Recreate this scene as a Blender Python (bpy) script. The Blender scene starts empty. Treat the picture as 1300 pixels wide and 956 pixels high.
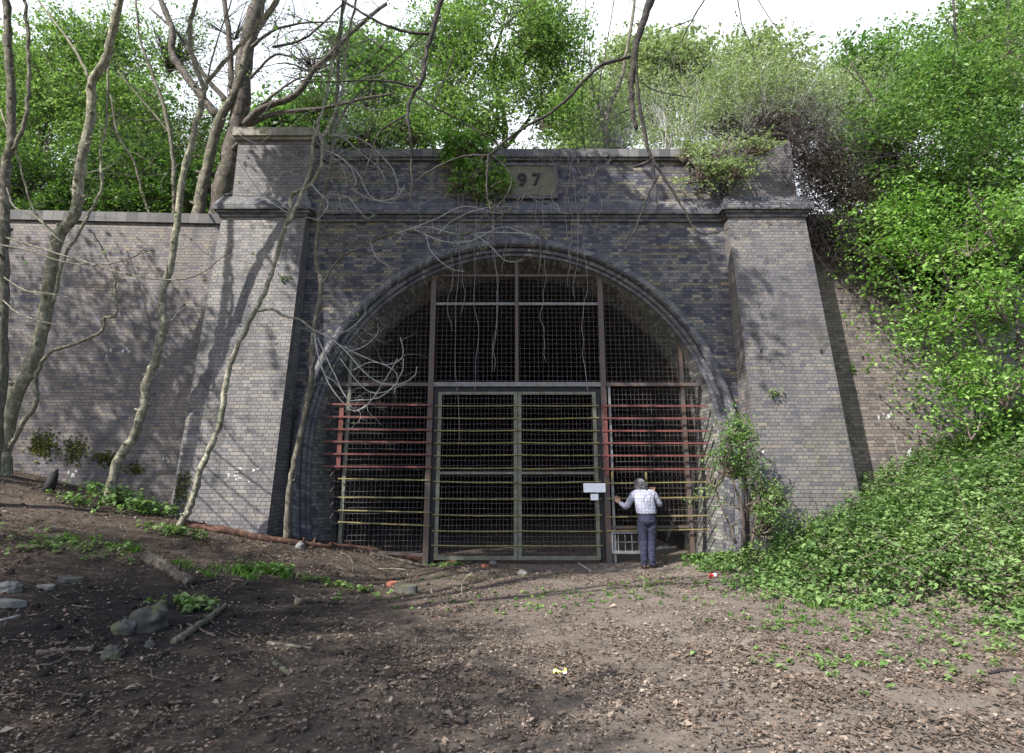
import bpy, math, random
import numpy as np
from mathutils import Vector, Matrix
R = math.radians
random.seed(7); RNG = np.random.default_rng(11)
S = bpy.context.scene
C = S.collection

# ------------------------------------------------------------------ camera and photo -> world helper
PITCH = R(13); F = 750.0; CAMZ = 1.6
cd = bpy.data.cameras.new('camera'); cam = bpy.data.objects.new('camera', cd); C.objects.link(cam)
cam.location = (0, 0, CAMZ); cam.rotation_euler = (R(90) + PITCH, 0, 0)
cd.sensor_width = 36; cd.lens = F/1300*36; cd.shift_y = -45/1300
cd.clip_start = 0.05; cd.clip_end = 500
S.camera = cam
S.render.resolution_x = 1024; S.render.resolution_y = 753

def ray(u, v):
    a = (u-650)/F; b = (433-v)/F
    return Vector((a, -b*math.sin(PITCH)+math.cos(PITCH), b*math.cos(PITCH)+math.sin(PITCH)))
def at(u, v, Y):
    d = ray(u, v); s = Y/d.y
    return Vector((0, 0, CAMZ)) + d*s
def smooth(a, b, x):
    t = min(1, max(0, (x-a)/(b-a))) ; return t*t*(3-2*t)
def nz2(x, y, seed, f):
    k = (seed, f)
    if k not in _NC:
        g = np.random.default_rng(seed); _NC[k] = [(*(g.normal(size=2)*f*(1+i*.25)), g.uniform(0, 6.28), 1/(1+.12*i)) for i in range(8)]
    return sum(math.sin(x*a+y*b+c)*d for a, b, c, d in _NC[k])/2.4
_NC = {}
def wob(x, y):
    return (math.sin(x*1.3+y*.7)+math.sin(x*2.9-y*1.9+1)*.5+math.sin(x*.6+y*2.3+2)*.6+math.sin(x*6.1+y*5.3)*.18+math.sin(x*11.3-y*9.1)*.09)
def H(x, y):
    yy = min(y, 12.2)
    h = 0.022*wob(x, yy)
    sl = .07+.15*smooth(5, 11, yy)
    l = max(0, -x-1.7); h += (math.sqrt(l*l+.09)-.3)*sl
    if x < -12: h += (-12-x)*.25
    x0 = 3.9+1.5*smooth(9.6, 6.5, yy)
    r = max(0, x-x0); h += (math.sqrt(r*r+.16)-.4)*.44
    h -= .10*math.exp(-((x+.3)**2/5+(yy-11.2)**2/1.2))
    h -= .05*smooth(6.5, 3, yy)
    return min(h, 7.2)
def ghit(u, v):
    d = ray(u, v); p = Vector((0, 0, CAMZ)); s = 2.0
    while s < 40:
        q = p+d*s
        if q.z <= H(q.x, q.y): return Vector((q.x, q.y, H(q.x, q.y)))
        s += .02
    return p+d*12

# ------------------------------------------------------------------ mesh helpers
class MB:
    def __init__(s): s.v = []; s.f = []; s.uv = []; s.m = []
    def quad(s, pts, uvs=None, m=0):
        b = len(s.v); s.v += [tuple(p) for p in pts]; s.f.append(tuple(range(b, b+len(pts))))
        s.uv.append(list(uvs) if uvs else [(p[0], p[2]) for p in pts]); s.m.append(m)
    def box(s, x0, x1, y0, y1, z0, z1, m=0, skip=''):
        if 'f' not in skip: s.quad([(x0,y0,z0),(x1,y0,z0),(x1,y0,z1),(x0,y0,z1)], [(x0,z0),(x1,z0),(x1,z1),(x0,z1)], m)
        if 'b' not in skip: s.quad([(x1,y1,z0),(x0,y1,z0),(x0,y1,z1),(x1,y1,z1)], [(x1,z0),(x0,z0),(x0,z1),(x1,z1)], m)
        s.quad([(x0,y1,z0),(x0,y0,z0),(x0,y0,z1),(x0,y1,z1)], [(y1,z0),(y0,z0),(y0,z1),(y1,z1)], m)
        s.quad([(x1,y0,z0),(x1,y1,z0),(x1,y1,z1),(x1,y0,z1)], [(y0,z0),(y1,z0),(y1,z1),(y0,z1)], m)
        s.quad([(x0,y0,z1),(x1,y0,z1),(x1,y1,z1),(x0,y1,z1)], [(x0,y0),(x1,y0),(x1,y1),(x0,y1)], m)
        s.quad([(x0,y1,z0),(x1,y1,z0),(x1,y0,z0),(x0,y0,z0)], [(x0,y1),(x1,y1),(x1,y0),(x0,y0)], m)
    def bar(s, a, b, w, d=None, m=0):     # square bar a->b
        d = d or w; a = Vector(a); b = Vector(b); t = (b-a).normalized()
        up = Vector((0, 1, 0)) if abs(t.y) < .9 else Vector((0, 0, 1))
        n = t.cross(up).normalized()*w/2; k = t.cross(n).normalized()*d/2
        r0 = [a+n+k, a-n+k, a-n-k, a+n-k]; r1 = [b+n+k, b-n+k, b-n-k, b+n-k]
        for i in range(4):
            j = (i+1) % 4; s.quad([r0[j], r0[i], r1[i], r1[j]], m=m)
        s.quad(r0, m=m); s.quad(r1[::-1], m=m)
    def tube(s, pts, rad, sides=None, m=0, cap=True):
        pts = [Vector(p) for p in pts]; n = len(pts)
        if not hasattr(rad, '__len__'): rad = [rad]*n
        if sides is None:
            mx = max(rad); sides = 3 if mx < .008 else 5 if mx < .03 else 9
        t = (pts[1]-pts[0]).normalized()
        u = t.cross(Vector((.3, .9, .2))).normalized()
        b = len(s.v); L = 0
        for i in range(n):
            if i: L += (pts[i]-pts[i-1]).length
            tt = (pts[min(i+1, n-1)]-pts[max(i-1, 0)])
            if tt.length < 1e-6: tt = t
            t = tt.normalized(); u = (u-t*u.dot(t)).normalized(); w = t.cross(u)
            for k in range(sides):
                a = 2*math.pi*k/sides
                p = pts[i]+(u*math.cos(a)+w*math.sin(a))*rad[i]
                s.v.append((p.x, p.y, p.z))
        for i in range(n-1):
            for k in range(sides):
                k2 = (k+1) % sides
                s.f.append((b+i*sides+k, b+i*sides+k2, b+(i+1)*sides+k2, b+(i+1)*sides+k))
                s.uv.append([(0, 0)]*4); s.m.append(m)
        if cap:
            s.f.append(tuple(b+k for k in range(sides))[::-1]); s.uv.append([(0, 0)]*sides); s.m.append(m)
            s.f.append(tuple(b+(n-1)*sides+k for k in range(sides))); s.uv.append([(0, 0)]*sides); s.m.append(m)
    def ellipsoid(s, c, r, nu=12, nv=8, m=0, noise=0, rng=random):
        b = len(s.v)
        ph = [rng.uniform(0, 6) for _ in range(6)]
        for j in range(nv+1):
            th = math.pi*j/nv
            for i in range(nu):
                a = 2*math.pi*i/nu
                x, y, z = math.sin(th)*math.cos(a), math.sin(th)*math.sin(a), math.cos(th)
                q = 1+noise*(math.sin(3*x+ph[0])+math.sin(4*y+ph[1])+math.sin(5*z+ph[2])+.6*math.sin(7*x+6*y+ph[3])+.5*math.sin(9*z-7*x+ph[4]))
                s.v.append((c[0]+r[0]*x*q, c[1]+r[1]*y*q, c[2]+r[2]*z*q))
        for j in range(nv):
            for i in range(nu):
                i2 = (i+1) % nu
                s.f.append((b+j*nu+i, b+(j+1)*nu+i, b+(j+1)*nu+i2, b+j*nu+i2)); s.uv.append([(0, 0)]*4); s.m.append(m)
    def loft(s, secs, nu=16):  # secs: (cx,cy,cz,rx,ry)
        b = len(s.v)
        for (cx, cy, cz, rx, ry) in secs:
            for i in range(nu):
                a = 2*math.pi*i/nu; s.v.append((cx+rx*math.cos(a), cy+ry*math.sin(a), cz))
        for j in range(len(secs)-1):
            for i in range(nu):
                i2 = (i+1) % nu
                s.f.append((b+j*nu+i, b+j*nu+i2, b+(j+1)*nu+i2, b+(j+1)*nu+i)); s.uv.append([(0, 0)]*4); s.m.append(0)
        s.f.append(tuple(b+i for i in range(nu))[::-1]); s.uv.append([(0, 0)]*nu); s.m.append(0)
        q = b+(len(secs)-1)*nu
        s.f.append(tuple(q+i for i in range(nu))); s.uv.append([(0, 0)]*nu); s.m.append(0)
    def build(s, name, mats, root=None, smoothit=False, mods=None):
        me = bpy.data.meshes.new(name)
        o0 = root_world(root)
        v = [(p[0]-o0[0], p[1]-o0[1], p[2]-o0[2]) for p in s.v]
        me.from_pydata(v, [], s.f)
        ul = me.uv_layers.new(name='UVMap')
        flat = [c for f in s.uv for uv in f for c in uv]
        ul.data.foreach_set('uv', flat)
        if not isinstance(mats, (list, tuple)): mats = [mats]
        for m in mats: me.materials.append(m)
        if len(mats) > 1: me.polygons.foreach_set('material_index', s.m)
        if smoothit: me.polygons.foreach_set('use_smooth', [True]*len(s.f))
        me.update()
        o = bpy.data.objects.new(name, me); C.objects.link(o)
        if root: o.parent = root
        return o
def root_world(root):
    x = Vector((0, 0, 0))
    while root: x += root.location; root = root.parent
    return x
def tag(o, label=None, cat=None, group=None, kind=None):
    if label: o['label'] = label
    if cat: o['category'] = cat
    if group: o['group'] = group
    if kind: o['kind'] = kind
    return o
def thing(name, loc, label, cat, group=None):
    o = bpy.data.objects.new(name, None); C.objects.link(o); o.location = loc; o.empty_display_size = .2
    return tag(o, label, cat, group)

def spline(pts, n=5, extra=None):
    """catmull-rom through points (vectors of any dim)"""
    P = [np.array(p, float) for p in pts]
    P = [2*P[0]-P[1]]+P+[2*P[-1]-P[-2]]
    out = []
    for i in range(1, len(P)-2):
        for k in range(n):
            t = k/n
            out.append(.5*((2*P[i])+(-P[i-1]+P[i+1])*t+(2*P[i-1]-5*P[i]+4*P[i+1]-P[i+2])*t*t+(-P[i-1]+3*P[i]-3*P[i+1]+P[i+2])*t**3))
    out.append(P[-2]); return out

def px_tube(mb, pix, Y0, w0, w1, Y1=None, n=5, wobb=.006):
    """a stem measured in the photo standing at real depth Y0..Y1; w = widths in photo px"""
    Y1 = Y0 if Y1 is None else Y1
    N = len(pix); pts = [at(u, v, Y0+(Y1-Y0)*i/(N-1)) for i, (u, v) in enumerate(pix)]
    sp = spline(pts, n); M = len(sp); rad = []
    for i in range(M):
        t = i/(M-1); w = w0+(w1-w0)*t; Y = Y0+(Y1-Y0)*t
        rad.append(max(.0018, w/2/F*Y*1.03*(1+.05*math.sin(i*1.7)+random.gauss(0, .05))))
    sp = [Vector(p)+Vector((random.gauss(0, wobb), random.gauss(0, wobb), 0)) for p in sp]
    if rad[0] > .03: sp = [p+Vector((random.gauss(0, .008), random.gauss(0, .008), 0)) for p in sp]
    mb.tube(sp, rad)
    for i in range(2, len(sp)-1):            # knots and broken side shoots
        if rad[i] > .022 and random.random() < .38:
            a = random.uniform(0, 6.28); q = Vector((math.cos(a), math.sin(a)*.8-.3, .35)).normalized()
            mb.tube([sp[i]+q*rad[i]*.45, sp[i]+q*rad[i]*1.12, sp[i]+q*rad[i]*random.uniform(1.2, 1.9)], [rad[i]*.5, rad[i]*.32, rad[i]*.14], 6)
    return sp, rad

def grow(mb, p, d, L, r, depth, rng, wig=.35, grav=0., kids=3, ends=None, klen=.6, spread=.9):
    p = Vector(p); d = Vector(d).normalized(); n = max(4, min(9, int(L/.09)))
    pts = [p.copy()]; rad = [r]
    bend = Vector((rng.gauss(0, 1), rng.gauss(0, 1), rng.gauss(0, 1)))*wig*.5
    for i in range(n):
        d = (d+Vector((rng.gauss(0, 1), rng.gauss(0, 1), rng.gauss(0, 1)))*wig*.5+bend*.35+Vector((0, 0, grav))).normalized()
        p = p+d*L/n; pts.append(p.copy()); rad.append(max(.0016, r*(1-.7*(i+1)/n)))
    mb.tube(pts, rad, sides=None if r > .008 else 3, cap=False)
    if ends is not None: ends += pts[len(pts)//2:]
    if depth > 0:
        for k in range(kids):
            i = rng.randint(1, n); t = (pts[min(i+1, n)]-pts[i-1]).normalized()
            s = Vector((rng.gauss(0, 1), rng.gauss(0, 1), rng.gauss(0, 1))).normalized()*spread
            grow(mb, pts[i], t+s, L*klen*rng.uniform(.6, 1.2), max(.002, rad[i]*.62), depth-1, rng, wig, grav, kids, ends, klen, spread)

# ------------------------------------------------------------------ leaves
def leaf_mesh(name, cen, size, mat, root, up=.35, aspect=.55, rng=RNG, droop=0.0, extra_stems=None, nrm=None):
    cen = np.asarray(cen, float); n = len(cen)
    if nrm is None:
        N = rng.normal(size=(n, 3)); N[:, 2] = np.abs(N[:, 2])+up*1.5
    else: N = nrm
    N /= np.linalg.norm(N, axis=1)[:, None]
    A = rng.normal(size=(n, 3)); A[:, 2] -= droop
    A -= (A*N).sum(1)[:, None]*N; A /= np.linalg.norm(A, axis=1)[:, None]
    B = np.cross(N, A)
    sz = (size*np.exp(rng.normal(0, .28, n)))[:, None]
    V = np.empty((n, 4, 3))
    V[:, 0] = cen-A*sz*.5
    V[:, 1] = cen+B*sz*aspect*.5-A*sz*.05+N*sz*.10
    V[:, 2] = cen+A*sz*.5-N*sz*.08
    V[:, 3] = cen-B*sz*aspect*.5-A*sz*.05+N*sz*.10
    o0 = root_world(root); V -= np.array(o0)
    me = bpy.data.meshes.new(name)
    me.vertices.add(n*4); me.vertices.foreach_set('co', V.reshape(-1))
    me.loops.add(n*4); me.loops.foreach_set('vertex_index', np.arange(n*4, dtype=np.int32))
    me.polygons.add(n); me.polygons.foreach_set('loop_start', np.arange(0, n*4, 4, dtype=np.int32))
    try: me.polygons.foreach_set('loop_total', np.full(n, 4, dtype=np.int32))
    except Exception: pass
    me.update(calc_edges=True); me.materials.append(mat)
    o = bpy.data.objects.new(name, me); C.objects.link(o)
    if root: o.parent = root
    return o
def noise3(P, seed, f=1.0):
    g = np.random.default_rng(seed); s = np.zeros(len(P))
    for k in range(10):
        w = g.normal(size=3)*f*(1+k*.25); s += np.sin(P@w+g.uniform(0, 6.28))/(1+.12*k)
    return s/3
def blob(u, v, Y, ru, rv, ry=None):
    c = at(u, v, Y); dep = (c-Vector((0, 0, CAMZ))).dot(Vector((0, math.cos(PITCH), math.sin(PITCH))))
    rx = ru*dep/F; rz = rv*dep/F
    return (c.x, c.y, c.z, rx, ry or (rx+rz)*.4, rz)
def crown_pts(blobs, nclump, per, spread, seed, gap=-.1, nf=1.5, shell=.45):
    g = np.random.default_rng(seed)
    vol = np.array([(b[3]*b[5]) for b in blobs]); vol = vol/vol.sum()
    cl = []
    idx = g.choice(len(blobs), size=nclump*3, p=vol)
    D = g.normal(size=(nclump*3, 3)); D /= np.linalg.norm(D, axis=1)[:, None]
    r = g.uniform(0, 1, nclump*3)**shell
    B = np.array(blobs)[idx]
    P = B[:, :3]+D*r[:, None]*B[:, 3:6]*(1+.18*noise3(B[:, :3]+D*2, seed+5, 2.2))[:, None]
    keep = noise3(P, seed, nf) > gap
    P = P[keep][:nclump]; Dk = D[keep][:nclump]; Bk = B[keep][:nclump]
    # each clump is a leafy spray: a twig that points outwards, dips at the tip and carries leaves on both sides
    T = Dk*np.array([1, 1, .6])+g.normal(size=P.shape)*.55; T[:, 2] += .1; T /= np.linalg.norm(T, axis=1)[:, None]
    Q = np.cross(T, g.normal(size=P.shape)*.3+np.array([0, 0, 1.])); Q /= np.linalg.norm(Q, axis=1)[:, None]
    ln = spread*3.6*g.uniform(.5, 1.5, len(P))
    t = g.uniform(-.5, 1, (len(P), per)); s_ = g.normal(size=(len(P), per))*(1.05-t*.5)
    L = P[:, None]+T[:, None]*(t*ln[:, None])[..., None]+Q[:, None]*(s_*spread*.42)[..., None]+g.normal(size=(len(P), per, 3))*spread*.16
    L[..., 2] -= (np.maximum(t, 0)**2)*ln[:, None]*.35
    return P, L.reshape(-1, 3)

# ------------------------------------------------------------------ materials
def newmat(name):
    m = bpy.data.materials.new(name); m.use_nodes = True; nt = m.node_tree
    b = nt.nodes['Principled BSDF']; return m, nt, b
def N(nt, t, **k):
    n = nt.nodes.new(t)
    for a, v in k.items():
        if a.startswith('i_'):
            n.inputs[a[2:].replace('_', ' ')].default_value = v
        else: setattr(n, a, v)
    return n
def L(nt, a, b): nt.links.new(a, b)
def ramp(nt, stops, interp='LINEAR'):
    n = nt.nodes.new('ShaderNodeValToRGB'); e = n.color_ramp.elements; n.color_ramp.interpolation = interp
    while len(e) < len(stops): e.new(.5)
    for i, (p, c) in enumerate(stops): e[i].position = p; e[i].color = (*c, 1) if len(c) == 3 else c
    return n
def mix(nt, fac, a, b, bt='MIX'):
    n = nt.nodes.new('ShaderNodeMix'); n.data_type = 'RGBA'; n.blend_type = bt
    for sock, val in ((n.inputs[0], fac), (n.inputs[6], a), (n.inputs[7], b)):
        if hasattr(val, 'is_linked') or hasattr(val, 'links'): nt.links.new(val, sock)
        elif isinstance(val, (int, float)): sock.default_value = val
        else: sock.default_value = (*val, 1)
    return n.outputs[2]
def math_(nt, op, a, b=None, c=None):
    n = nt.nodes.new('ShaderNodeMath'); n.operation = op
    for i, v in enumerate((a, b, c)):
        if v is None: continue
        if isinstance(v, (int, float)): n.inputs[i].default_value = v
        else: nt.links.new(v, n.inputs[i])
    return n.outputs[0]
def noise(nt, vec, scale, detail=4, rough=.55, dist=0):
    n = nt.nodes.new('ShaderNodeTexNoise'); n.inputs['Scale'].default_value = scale
    n.inputs['Detail'].default_value = detail; n.inputs['Roughness'].default_value = rough; n.inputs['Distortion'].default_value = dist
    if vec is not None: nt.links.new(vec, n.inputs['Vector'])
    return n.outputs['Fac']

def brick_mat(name, stops, band=(.20, .17, .085), bandamt=.5, moss=.3, mortar=(.026, .025, .027), bw=.212, bh=.069, squash=.5, bump=.5, stain=.5, sq=2):
    m, nt, b = newmat(name)
    tc = N(nt, 'ShaderNodeTexCoord'); uv = tc.outputs['UV']
    geo = N(nt, 'ShaderNodeNewGeometry'); pos = geo.outputs['Position']
    # courses wander very slightly
    dn = nt.nodes.new('ShaderNodeTexNoise'); dn.inputs['Scale'].default_value = 1.3; dn.inputs['Detail'].default_value = 3; L(nt, uv, dn.inputs['Vector'])
    off = N(nt, 'ShaderNodeVectorMath', operation='SUBTRACT'); L(nt, dn.outputs['Color'], off.inputs[0]); off.inputs[1].default_value = (.5, .5, .5)
    sc = N(nt, 'ShaderNodeVectorMath', operation='SCALE'); L(nt, off.outputs[0], sc.inputs[0]); sc.inputs['Scale'].default_value = .03
    ad = N(nt, 'ShaderNodeVectorMath', operation='ADD'); L(nt, uv, ad.inputs[0]); L(nt, sc.outputs[0], ad.inputs[1]); uvd = ad.outputs[0]
    br = N(nt, 'ShaderNodeTexBrick'); L(nt, uvd, br.inputs['Vector'])
    br.offset = .5; br.squash = squash; br.squash_frequency = sq
    for k, v in (('Scale', 1), ('Mortar Size', .0052), ('Mortar Smooth', .3), ('Bias', 0), ('Brick Width', bw), ('Row Height', bh)): br.inputs[k].default_value = v
    br.inputs['Color1'].default_value = (0, 0, 0, 1); br.inputs['Color2'].default_value = (1, 1, 1, 1); br.inputs['Mortar'].default_value = (.5, .5, .5, 1)
    rc = ramp(nt, stops); L(nt, br.outputs['Color'], rc.inputs[0])
    # coursed bands of paler / yellower brick
    mp = N(nt, 'ShaderNodeMapping'); mp.inputs['Scale'].default_value = (.35, 9, 1); L(nt, uv, mp.inputs['Vector'])
    bn = noise(nt, mp.outputs[0], 1.0, 3, .6)
    bn2 = noise(nt, uv, .5, 3)
    bf = math_(nt, 'MULTIPLY', math_(nt, 'MULTIPLY', ramp1(nt, bn, .50, .62), ramp1(nt, bn2, .35, .65)), bandamt)
    bf = math_(nt, 'MULTIPLY', bf, math_(nt, 'ADD', math_(nt, 'MULTIPLY', br.outputs['Color'], .9), .35))
    c = mix(nt, bf, rc.outputs[0], band)
    # stains of weathering: broad dark patches, vertical runs, pale bloom
    mp2 = N(nt, 'ShaderNodeMapping'); mp2.inputs['Scale'].default_value = (1.6, .28, 1); L(nt, uv, mp2.inputs['Vector'])
    run = noise(nt, mp2.outputs[0], 1.2, 5, .65)
    c = mix(nt, math_(nt, 'MULTIPLY', ramp1(nt, run, .5, .78), stain), c, (.035, .034, .045))
    big = noise(nt, pos, .55, 4, .6)
    c = mix(nt, math_(nt, 'MULTIPLY', ramp1(nt, big, .45, .75), stain*.55), c, (.06, .06, .085))
    bloom = noise(nt, pos, 1.7, 5, .7)
    c = mix(nt, math_(nt, 'MULTIPLY', ramp1(nt, bloom, .6, .8), .35), c, (.42, .41, .40))
    mp3 = N(nt, 'ShaderNodeMapping'); mp3.inputs['Scale'].default_value = (4.5, .35, 1); L(nt, uv, mp3.inputs['Vector'])
    lime = noise(nt, mp3.outputs[0], .9, 5, .7)
    c = mix(nt, math_(nt, 'MULTIPLY', math_(nt, 'MULTIPLY', ramp1(nt, lime, .58, .72), ramp1(nt, big, .55, .40)), .45), c, (.30, .295, .28))
    soot = noise(nt, pos, .9, 6, .75, 1.2)
    c = mix(nt, math_(nt, 'MULTIPLY', ramp1(nt, soot, .52, .70), stain*.9), c, (.03, .028, .03))
    if moss:
        mo = noise(nt, pos, 1.1, 6, .7); 
        c = mix(nt, math_(nt, 'MULTIPLY', ramp1(nt, mo, .56, .72), moss), c, (.10, .105, .03))
    mc = mix(nt, ramp1(nt, noise(nt, pos, 3, 3), .4, .6), mortar, tuple(x*1.6 for x in mortar))
    c = mix(nt, br.outputs['Fac'], c, mc)
    fine = noise(nt, pos, 60, 4, .7)
    c = mix(nt, .35, c, mix(nt, fine, (.02, .02, .02), (1, 1, 1)), 'OVERLAY')
    L(nt, c, b.inputs['Base Color'])
    rr = ramp(nt, [(0, (.5,)*3), (1, (.85,)*3)]); L(nt, fine, rr.inputs[0]); L(nt, rr.outputs[0], b.inputs['Roughness'])
    b.inputs['Specular IOR Level'].default_value = .3
    hgt = math_(nt, 'ADD', math_(nt, 'MULTIPLY', br.outputs['Fac'], -1), math_(nt, 'ADD', math_(nt, 'MULTIPLY', fine, .25), math_(nt, 'MULTIPLY', br.outputs['Color'], .35)))
    bp = N(nt, 'ShaderNodeBump'); bp.inputs['Strength'].default_value = bump; bp.inputs['Distance'].default_value = .012
    L(nt, hgt, bp.inputs['Height']); L(nt, bp.outputs[0], b.inputs['Normal'])
    return m
def ramp1(nt, val, a, b_):
    n = nt.nodes.new('ShaderNodeMapRange'); n.clamp = True
    n.inputs['From Min'].default_value = a; n.inputs['From Max'].default_value = b_
    nt.links.new(val, n.inputs['Value']); return n.outputs[0]

def leaf_mat(name, cols, transl=.45, rough=.5):
    m, nt, b = newmat(name)
    geo = N(nt, 'ShaderNodeNewGeometry')
    rc = ramp(nt, [(i/(len(cols)-1), c) for i, c in enumerate(cols)]); L(nt, geo.outputs['Random Per Island'], rc.inputs[0])
    n1 = noise(nt, geo.outputs['Position'], .9, 2)
    c = mix(nt, math_(nt, 'MULTIPLY', ramp1(nt, n1, .48, .68), .5), rc.outputs[0], cols[-1])
    c = mix(nt, math_(nt, 'MULTIPLY', ramp1(nt, noise(nt, geo.outputs['Position'], 1.7, 3), .52, .35), .45), c, cols[0])
    L(nt, c, b.inputs['Base Color']); b.inputs['Roughness'].default_value = rough
    b.inputs['Specular IOR Level'].default_value = .35
    tr = N(nt, 'ShaderNodeBsdfTranslucent'); 
    tcx = mix(nt, 1.0, c, (.82, 1.0, .5), 'MULTIPLY'); L(nt, tcx, tr.inputs['Color'])
    ms = N(nt, 'ShaderNodeMixShader'); ms.inputs[0].default_value = transl
    L(nt, b.outputs[0], ms.inputs[1]); L(nt, tr.outputs[0], ms.inputs[2])
    L(nt, ms.outputs[0], nt.nodes['Material Output'].inputs['Surface'])
    return m
def bark_mat(name, c1, c2, moss=.3, scale=6, rings=0):
    m, nt, b = newmat(name)
    geo = N(nt, 'ShaderNodeNewGeometry'); pos = geo.outputs['Position']
    mp = N(nt, 'ShaderNodeMapping'); mp.inputs['Scale'].default_value = (3, 3, .6); L(nt, pos, mp.inputs['Vector'])
    a = noise(nt, mp.outputs[0], scale, 6, .65)
    c = mix(nt, ramp1(nt, a, .3, .7), c1, c2)
    bl = noise(nt, pos, 9, 4, .6, .6); c = mix(nt, math_(nt, 'MULTIPLY', ramp1(nt, bl, .5, .62), .55*(moss > 0)), c, tuple(x*1.9 for x in c2))
    cr = noise(nt, pos, 34, 5, .8); c = mix(nt, math_(nt, 'MULTIPLY', ramp1(nt, cr, .55, .62), .6), c, tuple(x*.35 for x in c1))
    mo = noise(nt, pos, 2.2, 5, .6); c = mix(nt, math_(nt, 'MULTIPLY', ramp1(nt, mo, .5, .65), moss), c, (.07, .085, .03))
    mp2 = N(nt, 'ShaderNodeMapping'); mp2.inputs['Scale'].default_value = (1, 1, 9); L(nt, pos, mp2.inputs['Vector'])
    rg = noise(nt, mp2.outputs[0], 2.0, 3, .6)
    c = mix(nt, math_(nt, 'MULTIPLY', ramp1(nt, rg, .58, .7), rings), c, (.04, .035, .03))
    L(nt, c, b.inputs['Base Color']); b.inputs['Roughness'].default_value = .8
    b.inputs['Specular IOR Level'].default_value = .2
    bp = N(nt, 'ShaderNodeBump'); bp.inputs['Strength'].default_value = .8; bp.inputs['Distance'].default_value = .02
    L(nt, math_(nt, 'SUBTRACT', a, math_(nt, 'MULTIPLY', ramp1(nt, cr, .5, .62), .4)), bp.inputs['Height']); L(nt, bp.outputs[0], b.inputs['Normal'])
    return m
def paint_mat(name, c1, c2, rust=(.09, .04, .02), amt=.5, scale=9, rough=.6):
    m, nt, b = newmat(name)
    geo = N(nt, 'ShaderNodeNewGeometry'); pos = geo.outputs['Position']
    a = noise(nt, pos, scale, 5, .7); c = mix(nt, ramp1(nt, a, .35, .65), c1, c2)
    r = noise(nt, pos, scale*.6+1, 6, .75, .5); c = mix(nt, math_(nt, 'MULTIPLY', ramp1(nt, r, .5, .6), amt), c, rust)
    L(nt, c, b.inputs['Base Color']); b.inputs['Roughness'].default_value = rough; b.inputs['Specular IOR Level'].default_value = .3
    return m

blue = (.050, .050, .068); lav = (.165, .160, .185); grey = (.23, .225, .225); buff = (.27, .235, .17); dark = (.028, .03, .048); brown = (.17, .135, .115)
M = {}
M['b_portal'] = brick_mat('portal_brick', [(0, dark), (.22, blue), (.55, (.088, .085, .092)), (.88, (.15, .143, .136)), (1, (.20, .175, .115))], band=(.20, .165, .075), bandamt=.9, moss=.3, stain=.6, mortar=(.014, .014, .018))
M['b_pil'] = brick_mat('pilaster_brick', [(0, (.105, .10, .10)), (.2, (.15, .142, .138)), (.8, (.195, .183, .17)), (1, (.235, .212, .178))], band=(.22, .19, .13), bandamt=.5, moss=.3, stain=.8)
M['b_pilr'] = brick_mat('pilaster_brick_brown', [(0, (.08, .078, .09)), (.2, (.125, .118, .115)), (.8, (.155, .142, .13)), (1, (.185, .166, .14))], band=(.18, .15, .095), bandamt=.5, moss=.35, stain=.8)
M['b_wing'] = brick_mat('wing_brick', [(0, (.075, .073, .09)), (.2, (.13, .115, .112)), (.75, (.162, .141, .128)), (1, (.20, .168, .132))], band=(.19, .157, .105), bandamt=.45, moss=.3, stain=.85)
M['b_wingr'] = brick_mat('wing_brick_brown', [(0, (.08, .07, .07)), (.3, (.13, .108, .098)), (.75, (.16, .135, .12)), (1, (.20, .175, .15))], band=(.25, .2, .13), bandamt=.4, moss=.15, stain=.4)
M['b_ring'] = brick_mat('arch_brick', [(0, (.05, .05, .062)), (.4, (.085, .085, .098)), (.8, (.13, .127, .128)), (1, (.17, .165, .155))], band=(.2, .2, .16), bandamt=.3, moss=.3, bh=.078, squash=1, sq=1, stain=.45)
M['b_soffit'] = brick_mat('soffit_brick', [(0, (.07, .07, .07)), (.5, (.15, .148, .14)), (1, (.25, .24, .21))], moss=.5, band=(.2, .22, .1), bandamt=.5, stain=.6)
M['b_lining'] = brick_mat('lining_brick', [(0, (.015, .015, .015)), (.5, (.035, .034, .033)), (1, (.07, .066, .058))], moss=.5, stain=.6)  # soffit brick darkened: the tunnel's shade is put into the colour
M['b_cop'] = brick_mat('coping_brick', [(0, (.06, .06, .062)), (.5, (.10, .10, .10)), (1, (.15, .145, .135))], moss=.45, bw=.23, bh=.6, squash=1, sq=1, bandamt=.1)
M['b_cornice'] = brick_mat('cornice_brick', [(0, (.05, .05, .065)), (.5, (.095, .095, .105)), (1, (.15, .145, .14))], moss=.35, bw=.16, bandamt=.2)

def stone_mat(name, c1, c2, moss=.3, scale=8):
    m, nt, b = newmat(name); geo = N(nt, 'ShaderNodeNewGeometry'); pos = geo.outputs['Position']
    a = noise(nt, pos, scale, 6, .7); c = mix(nt, ramp1(nt, a, .3, .7), c1, c2)
    mo = noise(nt, pos, 3.3, 5, .7); c = mix(nt, math_(nt, 'MULTIPLY', ramp1(nt, mo, .48, .62), moss), c, (.085, .095, .03))
    L(nt, c, b.inputs['Base Color']); b.inputs['Roughness'].default_value = .85
    bp = N(nt, 'ShaderNodeBump'); bp.inputs['Strength'].default_value = .6; bp.inputs['Distance'].default_value = .02
    L(nt, a, bp.inputs['Height']); L(nt, bp.outputs[0], b.inputs['Normal']); return m
M['stone'] = stone_mat('stone', (.16, .15, .13), (.28, .26, .22), .7)
M['plaque'] = stone_mat('plaque_stone', (.085, .079, .06), (.15, .137, .10), .3)
M['numeral'] = stone_mat('numeral_iron', (.008, .008, .012), (.018, .018, .024), 0)
M['rock'] = stone_mat('rock', (.035, .035, .035), (.10, .095, .085), .7)
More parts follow.
